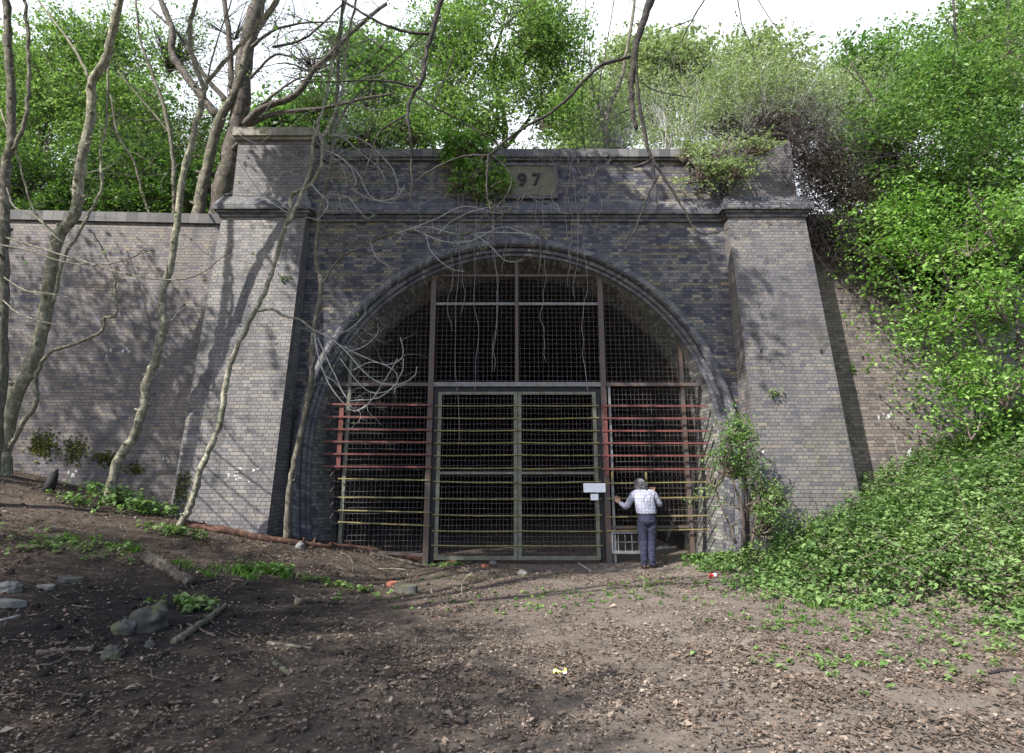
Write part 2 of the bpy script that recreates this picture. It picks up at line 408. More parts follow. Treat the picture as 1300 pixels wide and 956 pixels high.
M['rockpale'] = stone_mat('pale_rock', (.09, .088, .082), (.20, .195, .18), .4)
M['mossrock'] = stone_mat('mossy_rock', (.02, .02, .018), (.07, .065, .055), 1.0)
M['redbrick'] = stone_mat('red_brick', (.22, .07, .04), (.34, .12, .07), .1)
M['black'] = stone_mat('soot', (.006, .006, .006), (.012, .012, .012), 0)  # near-black; doubles as the painted shade inside the weep holes
M['whitepaint'] = stone_mat('white_wash', (.34, .34, .34), (.6, .6, .6), 0)
M['red'] = paint_mat('red_paint', (.17, .05, .042), (.11, .042, .036), (.06, .035, .028), .75)
M['yellow'] = paint_mat('yellow_green_paint', (.24, .205, .075), (.15, .14, .065), (.09, .055, .03), .6)
M['rust'] = paint_mat('rusty_steel', (.09, .06, .045), (.065, .065, .07), (.10, .05, .028), .7)
M['steel'] = paint_mat('grey_steel', (.13, .14, .15), (.20, .20, .19), (.12, .06, .035), .5)
M['palesteel'] = paint_mat('pale_lichened_steel', (.16, .165, .135), (.095, .10, .07), (.09, .06, .035), .6)
M['galv'] = paint_mat('galvanised_steel', (.28, .29, .31), (.2, .2, .21), (.2, .15, .1), .3)
M['wire'] = paint_mat('mesh_wire', (.115, .10, .10), (.07, .065, .07), (.09, .05, .035), .6, 4)
M['darksteel'] = paint_mat('black_steel', (.01, .01, .012), (.02, .02, .022), (.03, .02, .015), .4)
M['white'] = paint_mat('white_panel', (.75, .76, .8), (.68, .7, .76), (.4, .42, .45), .15)
M['bark_pale'] = bark_mat('pale_bark', (.12, .115, .08), (.30, .285, .21), .4, 5, .4)
M['bark_mid'] = bark_mat('grey_bark', (.075, .07, .052), (.17, .155, .12), .45, 6, .4)
M['bark_dark'] = bark_mat('dark_bark', (.018, .016, .016), (.055, .048, .042), .3)
M['bark_big'] = bark_mat('furrowed_bark', (.05, .043, .036), (.13, .112, .095), .35, 7)
M['twig_pale'] = bark_mat('pale_twig', (.26, .25, .235), (.46, .445, .42), 0)
M['twig_brown'] = bark_mat('brown_twig', (.10, .075, .06), (.20, .16, .14), 0)
M['twig_dark'] = bark_mat('dark_twig', (.03, .027, .03), (.075, .06, .055), 0)
M['vine'] = bark_mat('vine_stem', (.16, .14, .14), (.28, .25, .25), 0)
M['rotten'] = bark_mat('rotten_wood', (.05, .03, .025), (.13, .065, .045), .05, 5)
M['log'] = bark_mat('dead_log', (.03, .025, .022), (.11, .09, .075), .35, 5)
M['l_green'] = leaf_mat('spring_leaf', [(.05, .095, .026), (.11, .195, .05), (.18, .29, .08), (.33, .42, .19)])
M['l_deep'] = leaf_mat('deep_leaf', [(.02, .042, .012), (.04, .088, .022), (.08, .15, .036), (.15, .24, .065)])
M['l_bright'] = leaf_mat('bright_leaf', [(.045, .10, .026), (.10, .195, .05), (.16, .28, .075), (.29, .39, .15)])
M['l_fresh'] = leaf_mat('fresh_leaf', [(.09, .19, .035), (.15, .29, .055), (.22, .38, .08), (.32, .47, .15)])
M['l_pale'] = leaf_mat('pale_leaf', [(.14, .18, .08), (.22, .28, .13), (.32, .38, .20), (.44, .48, .34)])
M['l_nettle'] = leaf_mat('nettle_leaf', [(.05, .095, .035), (.10, .18, .055), (.16, .27, .085), (.26, .36, .14)], .42)
M['l_grass'] = leaf_mat('grass_blade', [(.05, .12, .015), (.09, .19, .03), (.14, .25, .05)])
M['l_ivy'] = leaf_mat('ivy_leaf', [(.012, .03, .008), (.025, .06, .014), (.05, .11, .025)], .2, .4)
M['litter'] = leaf_mat('dead_leaf', [(.048, .038, .031), (.11, .082, .063), (.18, .138, .106), (.31, .255, .205), (.085, .062, .048), (.15, .098, .068)], .1, .8)
M['l_dead'] = leaf_mat('dead_ivy', [(.012, .010, .009), (.03, .022, .018), (.055, .042, .03), (.09, .07, .055)], .1)
M['moss'] = leaf_mat('moss_tuft', [(.06, .075, .015), (.11, .12, .03), (.16, .16, .04)], .2, .9)

def ground_mat():
    m, nt, b = newmat('woodland_soil'); geo = N(nt, 'ShaderNodeNewGeometry'); pos = geo.outputs['Position']
    a = noise(nt, pos, 1.2, 6, .7); f = noise(nt, pos, 14, 8, .75); g = noise(nt, pos, 55, 6, .8)
    c = mix(nt, ramp1(nt, a, .35, .65), (.03, .026, .022), (.118, .092, .074))
    vo = N(nt, 'ShaderNodeTexVoronoi'); vo.inputs['Scale'].default_value = 26; L(nt, pos, vo.inputs['Vector'])
    sp = N(nt, 'ShaderNodeSeparateColor'); L(nt, vo.outputs['Color'], sp.inputs[0])
    rc = ramp(nt, [(0, (.03, .024, .02)), (.5, (.08, .06, .045)), (.8, (.15, .11, .08)), (1, (.26, .21, .16))]); L(nt, sp.outputs[0], rc.inputs[0])
    c = mix(nt, math_(nt, 'MULTIPLY', ramp1(nt, f, .45, .6), .75), c, rc.outputs[0])
    c = mix(nt, math_(nt, 'MULTIPLY', ramp1(nt, g, .45, .7), .5), c, (.02, .017, .015))
    # sunlit ground painted in: paler and pinker towards the right
    sx = N(nt, 'ShaderNodeSeparateXYZ'); L(nt, pos, sx.inputs[0])
    px_ = math_(nt, 'ADD', sx.outputs[0], math_(nt, 'MULTIPLY', a, 3.0))
    c = mix(nt, math_(nt, 'MULTIPLY', ramp1(nt, px_, -1.0, 3.6), .5), c, (.30, .255, .215))
    # shade of the left foreground painted in as a near-black soil patch
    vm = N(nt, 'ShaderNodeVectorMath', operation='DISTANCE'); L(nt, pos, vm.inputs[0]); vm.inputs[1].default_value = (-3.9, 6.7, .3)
    shade_patch = ramp1(nt, math_(nt, 'ADD', vm.outputs['Value'], math_(nt, 'MULTIPLY', a, 2.2)), 3.6, 2.2)
    c = mix(nt, math_(nt, 'MULTIPLY', shade_patch, .85), c, (.018, .017, .018))
    L(nt, c, b.inputs['Base Color']); b.inputs['Roughness'].default_value = .95; b.inputs['Specular IOR Level'].default_value = .1
    bp = N(nt, 'ShaderNodeBump'); bp.inputs['Strength'].default_value = .9; bp.inputs['Distance'].default_value = .04
    L(nt, math_(nt, 'ADD', f, math_(nt, 'MULTIPLY', g, .5)), bp.inputs['Height']); L(nt, bp.outputs[0], b.inputs['Normal']); return m
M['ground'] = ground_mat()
M['hill'] = stone_mat('hill_earth', (.03, .028, .018), (.06, .055, .03), .6)

# ------------------------------------------------------------------ the setting: ground, embankment
def grid_mesh(name, xs, ys, hf, mat, kind):
    mb = MB(); n = len(xs)
    mb.v = [(x, y, hf(x, y)) for y in ys for x in xs]
    for j in range(len(ys)-1):
        for i in range(n-1):
            mb.f.append((j*n+i, j*n+i+1, (j+1)*n+i+1, (j+1)*n+i)); mb.uv.append([(0, 0)]*4); mb.m.append(0)
    o = mb.build(name, mat, smoothit=True); o['kind'] = kind; return o
xs = sorted(set([round(x, 3) for x in list(np.arange(-60, -13, 3.))+list(np.arange(-13, 11, .11))+list(np.arange(11, 61, 3.))]))
ys = sorted(set([round(y, 3) for y in list(np.arange(-60, 2, 3.))+list(np.arange(2, 13, .09))+list(np.arange(13, 46, 1.5))]))
def Hd(x, y):
    if y > 12.3 and abs(x) > 4.6: return min(H(x, y), 6.0)
    h = H(x, y)
    if y > 14: h = h if abs(x) < 4.6 else h
    return h
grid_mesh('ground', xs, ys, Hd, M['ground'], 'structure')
grid_mesh('embankment', list(np.arange(-60, 61, 2.)), [12.93]+list(np.arange(14, 90, 2.)), lambda x, y: 6.9+.12*(y-12.9)+.3*math.sin(x*.4+y*.3)*(y > 13.5), M['hill'], 'structure')

# ------------------------------------------------------------------ tunnel portal
CX = .1; ZC = 2.15
def arch(Rr, dep=0):
    """points of the horseshoe arch from left foot to right foot: (x, z, arc length)"""
    pts = []
    zs = np.linspace(-.4, ZC, 12)
    for z in zs[:-1]: pts.append((CX-(Rr-.039*(ZC-z)**2), z))
    for k in range(0, 73):
        a = math.pi-math.pi*k/72; pts.append((CX+Rr*math.cos(a), ZC+Rr*math.sin(a)))
    for z in zs[:-1][::-1]: pts.append((CX+(Rr-.039*(ZC-z)**2), z))
    s = 0; out = []
    for i, p in enumerate(pts):
        if i: s += math.dist(p, pts[i-1])*(4.1/Rr)
        out.append((p[0], p[1], s))
    return out
def ring(mb, prof, sc=1.0):
    """sweep a (radius, y) profile round the arch"""
    d = 0; rings = []
    for i, (r, y) in enumerate(prof):
        if i: d += math.dist((r, y), prof[i-1])
        rings.append((arch(r), y, d))
    for a, b in zip(rings, rings[1:]):
        for i in range(len(a[0])-1):
            p, q = a[0][i], a[0][i+1]; s, t = b[0][i], b[0][i+1]
            mb.quad([(p[0], a[1], p[1]), (q[0], a[1], q[1]), (t[0], b[1], t[1]), (s[0], b[1], s[1])],
                    [(a[2]*sc, p[2]), (a[2]*sc, q[2]), (b[2]*sc, q[2]), (b[2]*sc, p[2])])
portal = thing('tunnel_portal', (CX, 12, 0), 'large dark brick railway tunnel portal with horseshoe arch between two battered pilasters', 'tunnel portal')
# wall face pierced by the arch
mb = MB(); YF = 12.0; RW = 4.2; TOPW = 8.58
cols = sorted(set([CX+RW*math.cos(math.pi*k/60) for k in range(61)]))
for x0, x1 in zip(cols, cols[1:]):
    z0 = ZC+math.sqrt(max(0, RW**2-(x0-CX)**2)); z1 = ZC+math.sqrt(max(0, RW**2-(x1-CX)**2))
    mb.quad([(x0, YF, z0), (x1, YF, z1), (x1, YF, TOPW), (x0, YF, TOPW)])
mb.quad([(-6.1, YF, -.5), (CX-RW, YF, -.5), (CX-RW, YF, TOPW), (-6.1, YF, TOPW)])
mb.quad([(CX+RW, YF, -.5), (6.2, YF, -.5), (6.2, YF, TOPW), (CX+RW, YF, TOPW)])
mb.quad([(-6.1, 12.9, 6.6), (6.2, 12.9, 6.6), (6.2, 12.9, TOPW), (-6.1, 12.9, TOPW)][::-1])
mb.quad([(-6.1, YF, TOPW), (6.2, YF, TOPW), (6.2, 12.9, TOPW), (-6.1, 12.9, TOPW)])
mb.build('wall', M['b_portal'], portal)
mb = MB(); ring(mb, [(4.47, 12.05), (4.47, 11.9), (4.44, 11.855), (4.38, 11.83), (4.32, 11.845), (4.285, 11.9), (4.285, 11.95)]); mb.build('hood_mould', M['b_ring'], portal, True)
mb = MB(); ring(mb, [(4.285, 11.97), (4.20, 11.97), (4.185, 12.035)]); mb.build('arch_ring', M['b_ring'], portal)
mb = MB(); ring(mb, [(4.185, 12.035), (4.12, 12.035), (4.11, 12.08)]); mb.build('arch_ring', M['b_ring'], portal)
mb = MB(); ring(mb, [(4.11, 12.08), (3.90, 12.7), (3.88, 12.9)]); mb.build('soffit', M['b_soffit'], portal)
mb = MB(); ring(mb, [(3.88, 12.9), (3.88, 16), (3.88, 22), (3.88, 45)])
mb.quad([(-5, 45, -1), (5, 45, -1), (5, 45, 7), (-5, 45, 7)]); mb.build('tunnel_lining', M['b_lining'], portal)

def sweep(mb, path, prof, close=True):
    """prof: list (outward, z); path: list (x,y), outward is to the right of travel"""
    P = [Vector((x, y)) for x, y in path]; n = len(P); nor = []
    for i in range(n):
        ds = []
        if i > 0: ds.append((P[i]-P[i-1]).normalized())
        if i < n-1: ds.append((P[i+1]-P[i]).normalized())
        ns = [Vector((d.y, -d.x)) for d in ds]
        if len(ns) == 1: nor.append(ns[0])
        else:
            m = (ns[0]+ns[1]).normalized(); nor.append(m/max(.3, m.dot(ns[0])))
    cum = [0]
    for i in range(1, n): cum.append(cum[-1]+(P[i]-P[i-1]).length)
    d = 0
    for k in range(len(prof)-1):
        (o0, z0), (o1, z1) = prof[k], prof[k+1]; dl = math.dist(prof[k], prof[k+1])
        for i in range(n-1):
            a = P[i]+nor[i]*o0; b = P[i+1]+nor[i+1]*o0; c = P[i+1]+nor[i+1]*o1; e = P[i]+nor[i]*o1
            mb.quad([(a.x, a.y, z0), (b.x, b.y, z0), (c.x, c.y, z1), (e.x, e.y, z1)],
                    [(cum[i], d), (cum[i+1], d), (cum[i+1], d+dl), (cum[i], d+dl)])
        d += dl
PL0, PL1, PR0, PR1 = -6.22, -4.42, 4.62, 6.28
mb = MB()
path = [(PL0, 12.8), (PL0, 11.74), (PL1, 11.74), (PL1, 11.985), (PR0, 11.985), (PR0, 11.74), (PR1, 11.74), (PR1, 12.8)]
sweep(mb, path, [(-.05, 7.03), (.045, 7.03), (.05, 7.10), (.085, 7.105), (.085, 7.16), (.15, 7.165), (.15, 7.27), (.03, 7.50), (-.2, 7.51)])
mb.build('string_course', M['b_cornice'], portal)
mb = MB()
sweep(mb, [(-4.42, 11.98), (4.6, 11.98)], [(-.03, 8.5), (.05, 8.5), (.05, 8.55), (.11, 8.552), (.11, 8.74), (-.98, 8.78), (-.98, 8.4)]); mb.build('coping', M['b_cop'], portal)

def pilaster(x0t, x1t, x0b, x1b, mat, capped):
    y_t, y_b = 11.74, 11.06; zt, zb = 7.08, -.4; r = MB(); n = 1
    dep = math.hypot(zt-zb, y_b-y_t)
    r.quad([(x0b, y_b, zb), (x1b, y_b, zb), (x1t, y_t, zt), (x0t, y_t, zt)], [(x0b, zb), (x1b, zb), (x1t, zt), (x0t, zt)])
    r.quad([(x1b, y_b, zb), (x1b, 13, zb), (x1t, 13, zt), (x1t, y_t, zt)], [(y_b, zb), (13, zb), (13, zt), (y_t, zt)])
    r.quad([(x0b, 13, zb), (x0b, y_b, zb), (x0t, y_t, zt), (x0t, 13, zt)], [(13, zb), (y_b, zb), (y_t, zt), (13, zt)])
    p = r.build('pilaster', mat, portal)
    u = MB(); a, b = x0t+.11, x1t-.06
    u.box(a, b, 11.86, 12.86, 7.2, 8.93); u.build('upper_block', mat, p)
    if not capped: return p
    s = MB(); s.box(a-.06, b+.1, 11.80, 12.95, 8.93, 9.0); s.box(a-.1, b+.16, 11.74, 13.0, 9.0, 9.20)
    cpo = s.build('cap_stone', M['stone'], p)
    bv = cpo.modifiers.new('bevel', 'BEVEL'); bv.width = .02; bv.segments = 2
    return p
pl = pilaster(PL0, PL1, -6.24, PL1, M['b_pil'], True)
pr = pilaster(PR0, PR1, PR0, 6.42, M['b_pilr'], False)
def pil_y(z): return 11.06+(11.74-11.06)*(z+.4)/7.48
def strokes(mb, cu, cv, Yf, n, su, sv, rng):
    for k in range(n):
        u = cu+rng.uniform(-su, su); v = cv+rng.uniform(-sv, sv); p = at(u, v, Yf(v)); w = rng.uniform(.008, .04); h = rng.uniform(.008, .03)
        m = rng.randint(5, 7); c = [(p.x+w*math.cos(6.28*i/m)*rng.uniform(.5, 1.2), Yf(v)+.0-.0*h, p.z+h*math.sin(6.28*i/m)*rng.uniform(.5, 1.2)) for i in range(m)]
        mb.quad([(x, pil_y(z)-.004, z) if Yf is py_ else (x, y-.004, z) for x, y, z in c])
def py_(v): return 11.22
rg = random.Random(3)
mb = MB(); strokes(mb, 308, 603, py_, 16, 20, 9, rg); mb.build('paint_splash', M['whitepaint'], pl)
for u, v in [(968, 445), (1045, 446)]:
    mb = MB(); p = at(u, v, 11.4); mb.box(p.x-.025, p.x+.025, pil_y(p.z)-.006, pil_y(p.z)+.1, p.z-.05, p.z+.04); mb.build('weep_hole', M['black'], pr)  # proud black box painted as the dark inside the hole
mb = MB(); strokes(mb, 968, 590, py_, 8, 3, 22, rg); mb.build('lime_streak', M['whitepaint'], pr)

# date plaque
cpl = at(656, 232, 11.98)
p0 = at(608, 250, 11.98); p1 = at(705, 212, 11.98)
mb = MB(); mb.box(p0.x, p1.x, 11.93, 12.02, p0.z, p1.z); plq = mb.build('date_plaque', M['plaque'], portal)
mb = MB(); t = .05
mb.box(p0.x-t, p1.x+t, 11.90, 12.02, p0.z-t-.02, p0.z); mb.box(p0.x-t, p1.x+t, 11.90, 12.02, p1.z, p1.z+t)
mb.box(p0.x-t, p0.x, 11.905, 12.02, p0.z, p1.z); mb.box(p1.x, p1.x+t, 11.905, 12.02, p0.z, p1.z); mb.build('frame', M['b_cornice'], plq)
def text_mesh(txt, size, ext, off):
    cu = bpy.data.curves.new('numerals', 'FONT'); cu.body = txt; cu.size = size; cu.extrude = ext; cu.offset = off; cu.align_x = 'CENTER'; cu.align_y = 'CENTER'; cu.space_character = 1.42
    o = bpy.data.objects.new('numerals_tmp', cu); C.objects.link(o); dg = bpy.context.evaluated_depsgraph_get(); dg.update()
    me = bpy.data.meshes.new_from_object(o.evaluated_get(dg)); bpy.data.objects.remove(o); bpy.data.curves.remove(cu); return me
for ch, u in (('1', 628), ('8', 645), ('9', 663), ('7', 681)):
    tm = text_mesh(ch, .42, .02, .009)
    nm = bpy.data.objects.new('numeral', tm); C.objects.link(nm); tm.materials.clear(); tm.materials.append(M['numeral']); nm.parent = plq
    nm.location = Vector((at(u, 232, 11.92).x, 11.92, (p0.z+p1.z)/2))-root_world(plq); nm.rotation_euler = (R(90), 0, 0)

# wing walls
def wing(name, xa, xb, ybase, ytop, yshift, mat, label, ztop=7.28):
    w = thing(name, ((xa+xb)/2, 12.3, 0), label, 'wall', None)
    mb = MB(); n = 12
    for i in range(n):
        x0 = xa+(xb-xa)*i/n; x1 = xa+(xb-xa)*(i+1)/n
        s0 = yshift*abs(x0-(xa if abs(xa) < abs(xb) else xb)); s1 = yshift*abs(x1-(xa if abs(xa) < abs(xb) else xb))
        mb.quad([(x0, ybase-s0, -.5), (x1, ybase-s1, -.5), (x1, ytop-s1, ztop), (x0, ytop-s0, ztop)])
        mb.quad([(x0, ytop-s0, ztop), (x1, ytop-s1, ztop), (x1, 13.1, ztop), (x0, 13.1, ztop)], [(x0, 0), (x1, 0), (x1, .5), (x0, .5)])
    o = mb.build('wall_face', mat, w)
    mb = MB(); i0 = xa if abs(xa) < abs(xb) else xb
    pa = (xa, ytop-yshift*abs(xa-i0)); pb = (xb, ytop-yshift*abs(xb-i0))
    sweep(mb, [pa, pb], [(-.02, ztop-.03), (.06, ztop-.03), (.06, ztop+.2), (-.45, ztop+.24), (-.45, ztop-.1)]); mb.build('coping', M['b_cop'], w)
    return w, o
wl, wlo = wing('wing_wall', -30, -6.15, 12.05, 12.62, .05, M['b_wing'], 'long purple-grey brick wing wall left of the portal with bare saplings before it')
wr, wro = wing('wing_wall', 6.2, 30, 12.05, 12.62, .03, M['b_wingr'], 'brownish brick wing wall right of the portal half hidden by leafy shrubs')
def wface(z): return 12.05+.57*(z+.5)/7.78
mb = MB()
for cu, cv, n, su, sv in [(135, 449, 4, 3, 6), (160, 444, 5, 9, 3), (98, 602, 5, 6, 5), (210, 585, 4, 5, 4)]:
    for k in range(n):
        p = at(cu+rg.uniform(-su, su), cv+rg.uniform(-sv, sv), 12.2); yy = wface(p.z)-.05*abs(p.x+6.15)-.004; w = rg.uniform(.01, .03); h = rg.uniform(.01, .05)
        mb.quad([(p.x+w*math.cos(1.05*i), yy, p.z+h*math.sin(1.05*i)) for i in range(6)])
mb.build('paint_mark', M['whitepaint'], wl)
mb = MB()
for cu, cv, n, su, sv in [(1128, 528, 5, 5, 4), (1117, 528, 2, 2, 3), (1155, 575, 5, 5, 6)]:
    for k in range(n):
        p = at(cu+rg.uniform(-su, su), cv+rg.uniform(-sv, sv), 12.2); yy = wface(p.z)-.03*abs(p.x-6.2)-.004; w = rg.uniform(.01, .03); h = rg.uniform(.01, .05)
        mb.quad([(p.x+w*math.cos(1.05*i), yy, p.z+h*math.sin(1.05*i)) for i in range(6)])
mb.build('paint_mark', M['whitepaint'], wr)
for u, v in [(1097, 454), (1172, 452)]:
    mb = MB()
    p = at(u, v, 12.3); yy = wface(p.z)-.03*abs(p.x-6.2); mb.box(p.x-.025, p.x+.025, yy-.006, yy+.08, p.z-.05, p.z+.04); mb.build('weep_hole', M['black'], wr)  # black box stands in for the shade inside the wall's hole

# ------------------------------------------------------------------ steel grille and gate
GY = 12.22
gr = thing('entrance_grille', (CX, GY, 0), 'fixed rusty steel mesh grille filling the arch, with red and yellow bars', 'grille')
XL, XR = -1.69, 1.90; ZB = 3.49
def P_(u, v, Y=GY): return at(u, v, Y)
def gb(name, a, b, w, mat, d=None, Y=GY, dY=0): 
    m_ = MB(); m_.bar(P_(*a, Y)+Vector((0, dY, 0)), P_(*b, Y)+Vector((0, dY, 0)), w, d); return m_.build(name, mat, gr)
def zb(name, x0, z0, x1, z1, w, mat, dY=0, d=None):
    m_ = MB(); m_.bar((x0, GY+dY, z0), (x1, GY+dY, z1), w, d); return m_.build(name, mat, gr)
zb('post', XL, -.3, XL, 5.93, .11, M['rust']); zb('post', XR, -.3, XR, 5.93, .11, M['rust'])
zb('post', .10, ZB+.05, .10, 6.22, .07, M['rust'], -.01); zb('post_head', -.04, 6.2, .24, 6.2, .06, M['rust'], -.02)
zb('beam', -3.72, ZB, XL-.056, ZB, .07, M['rust'], 0, .08); zb('beam', XL+.056, ZB, XR-.056, ZB, .09, M['steel'], 0, .10); zb('beam', XR+.056, ZB, 3.9, ZB, .07, M['rust'], 0, .08)
zb('rail', XL+.056, 5.88, .064, 5.88, .05, M['rust'], 0); zb('rail', .136, 5.88, XR-.056, 5.88, .05, M['rust'], 0)
zb('rail', XL+.056, 5.24, .064, 5.24, .055, M['steel'], 0); zb('rail', .136, 5.24, XR-.056, 5.24, .055, M['steel'], 0)
xl1 = P_(439, 560).x; xl2 = P_(545.5, 600).x-.03
zb('upright', xl1, .15, xl1, ZB+1.0, .07, M['palesteel'], .05); zb('upright', xl2-.02, -.1, xl2-.02, ZB-.05, .07, M['palesteel'], -.01)
xr1 = P_(871, 560).x
zb('upright', xr1, .0, xr1, ZB+.95, .08, M['rust'], .05)
zb('upright', XR+.12, -.1, XR+.12, ZB-.05, .05, M['steel'], .0)
zb('bottom_rail', xl1+.04, .2, xl2-.06, .12, .06, M['rust'], .03)
# red bars
for v in (513.6, 529.5, 545.4, 561, 576.6, 592.5):
    k = (v-513)/80; gb('red_bar', (416-7*k, v-.5), (548, v+.5), 0.034, M['red'], .028, Y=GY-.09)
for v in (515.3, 530.9, 546.8, 562.4, 578.3, 595.3):
    gb('red_bar', (764, v), (898+3*(v-513)/80, v+.3), 0.034, M['red'], .028, Y=GY-.09)
zb('red_upright', P_(436, 550).x-.05, 1.75, P_(436, 550).x-.05, 3.05, .09, M['red'], -.055, .02); zb('red_upright', XR+.01, 1.62, XR+.01, 3.1, .08, M['red'], -.075, .02)
for v, s in ((608.5, 2), (631.7, .8), (649, 2.8), (664.9, 5)):
    gb('yellow_bar', (429, v-s/2), (546, v+s/2), 0.022, M['yellow'], .02, Y=GY-.07)
for v in (612.6, 631.9, 655.3, 672.9): gb('yellow_bar', (770, v+1), (901, v-1), 0.022, M['yellow'], .02, Y=GY-.07)
# bent bar ends at the left edge
for v in (612, 632, 650, 665):
    mb = MB(); a = P_(431, v, GY-.1); mb.tube([a, a+Vector((-.12, -.05, .03)), a+Vector((-.16, -.1, .12)), a+Vector((-.1, -.12, .2))], [.009]*4, 4); mb.build('bent_wire', M['rust'], gr)
# mesh sheets clipped to the arch
def zarch(x, r=4.03):
    q = abs(x-CX); 
    return ZC+math.sqrt(max(0, r*r-q*q)) if q < r else None
def mesh_panel(x0, x1, z0, z1, sx, sz, dY, name='mesh_panel', root=None, rad=.0036, clip=True, mat='wire'):
    m_ = MB(); rr = random.Random(int(x0*100)+int(z0*50)); Y = GY+dY
    x = x0+sx*.5
    while x < x1:
        zt = min(z1, (zarch(x) or z1)) if clip else z1
        if zt > z0+.05:
            j = rr.gauss(0, .004); n = 4
            m_.tube([(x+j+rr.gauss(0, .004), Y+rr.gauss(0, .004), z0+(zt-z0)*i/n) for i in range(n+1)], rad, 4, cap=False)
        x += sx
    z = z0+sz*.5
    while z < z1:
        a, b = x0, x1
        if clip and z > ZC:
            q = math.sqrt(max(0, 4.03**2-(z-ZC)**2)); a = max(a, CX-q); b = min(b, CX+q)
        if b > a+.05:
            m_.tube([(a+(b-a)*i/5, Y+.006+rr.gauss(0, .003), z+rr.gauss(0, .004)) for i in range(6)], rad, 4, cap=False)
        z += sz
    return m_.build(name, M[mat], root or gr)
mesh_panel(XL+.05, XR-.05, ZB+.04, 5.9, .098, .098, .03)
mesh_panel(-3.75, XL-.05, ZB+.03, 5.95, .098, .098, .03); mesh_panel(XR+.05, 3.95, ZB+.03, 5.95, .098, .098, .03)
mesh_panel(-3.72, XL-.1, .12, ZB-.03, .085, .105, .03); mesh_panel(XR+.1, 3.85, .5, ZB-.03, .085, .105, .03)
# galvanised hatch low down on the right of the gate
a = P_(776, 675.5, GY-.03); b = P_(829, 701, GY-.03)
mb = MB()
for q0, q1 in (((a.x, a.z), (b.x, a.z)), ((b.x, b.z), (a.x, b.z)), ((a.x, a.z), (a.x, b.z)), ((b.x, a.z), (b.x, b.z))):
    dz = .0 if q0[1] == q1[1] else .003
    mb.bar((q0[0], GY-.03-dz, q0[1]), (q1[0], GY-.03-dz, q1[1]), .05, .04)
for k in range(1, 6): x = a.x+(b.x-a.x)*k/6; mb.bar((x, GY-.02, a.z), (x, GY-.02, b.z), .012)
mb.bar((a.x, GY-.02, (a.z+b.z)/2), (b.x, GY-.02, (a.z+b.z)/2), .012)
mb.build('hatch_frame', M['galv'], gr)
mb = MB(); mb.bar((XR+.06, GY-.01, a.z+.09), (3.5, GY-.01, a.z+.1), .05); mb.build('sill_rail', M['rust'], gr)
for u in (777, 820):
    m_ = MB(); c0 = P_(u, 604, GY-.06); m_.box(c0.x-.018, c0.x+.018, c0.y-.015, c0.y+.015, c0.z-.07, c0.z+.07); lt = m_.build('latch', M['yellow'], gr); m_ = MB(); m_.tube([c0+Vector((-.012, 0, .07)), c0+Vector((-.012, 0, .11)), c0+Vector((.012, 0, .11)), c0+Vector((.012, 0, .07))], .005, 5); m_.build('shackle', M['yellow'], lt)

# double gate
gate = thing('double_gate', (CX, GY+.05, 0), 'tall double gate of pale steel frames with yellow bars mid grille', 'gate')
DG = .05
m_ = MB(); m_.box(XL+.058, XL+.15, GY+.02, GY+.12, -.2, ZB-.05); m_.box(XR-.15, XR-.058, GY+.02, GY+.12, -.2, ZB-.05); m_.box(XL+.15, XR-.15, GY+.021, GY+.12, ZB-.13, ZB-.05); m_.build('jamb', M['darksteel'], gate)
gx0, gx1 = XL+.16, XR-.16; gm = (gx0+gx1)/2+.01; gt = ZB-.15; gbm = .03
for k, (x0, x1) in enumerate(((gx0, gm-.005), (gm+.005, gx1))):
    leaf = bpy.data.objects.new('gate_leaf', None)
    m_ = MB(); w = .075
    m_.box(x0, x0+w, GY-.01, GY+.05, gbm, gt); m_.box(x1-w, x1, GY-.01, GY+.05, gbm, gt)
    m_.box(x0+w, x1-w, GY-.008, GY+.048, gt-.06, gt); m_.box(x0+w, x1-w, GY-.008, GY+.048, gbm, gbm+.07)
    zz = P_(650, 600.5).z; m_.box(x0+w, x1-w, GY-.005, GY+.045, zz-.025, zz+.025)
    lf = m_.build('gate_leaf', M['palesteel'], gate)
    for v in (515.3, 531.2, 546.8, 562.4, 578, 594.4, 612.2, 633.4, 654.2, 674.2, 692.6):
        z = P_(650, v).z; b_ = MB(); jj = random.gauss(0, .012)
        b_.tube([(x0-.05*(k == 0), GY-.028, z+jj), ((x0+x1)/2, GY-.028, z-.008), (x1+.05*(k == 1), GY-.028, z-jj*.5)], .0125, 5); b_.build('yellow_bar', M['yellow'], lf)
    mesh_panel(x0+w, x1-w, gbm+.07, gt-.06, .078, .105, .02, 'mesh_sheet', lf, .0036, False)
# white boards
def board(u0, v0, u1, v1, Y, label, th=.02):
    a = at(u0, v1, Y); b = at(u1, v0, Y); c = (a+b)/2
    t = thing('sign_board', c, label, 'sign'); m_ = MB(); m_.box(a.x, b.x, Y, Y+th, a.z, b.z); o = m_.build('panel', M['white'], t)
    bv = o.modifiers.new('bevel', 'BEVEL'); bv.width = .004; bv.segments = 2
    for sx in (.15, .85):
        m_ = MB(); x = a.x+(b.x-a.x)*sx; m_.tube([(x, Y-.004, c.z+.03), (x, Y+.1, c.z+.03)], .006, 6); m_.build('bolt', M['galv'], t)
    return t
board(741, 613.5, 768.5, 625, GY-.16, 'wide blank white board fixed across the right gate post', .04)
board(750, 627, 759.5, 635, GY-.13, 'small square white plate below the wide white board on the gate')

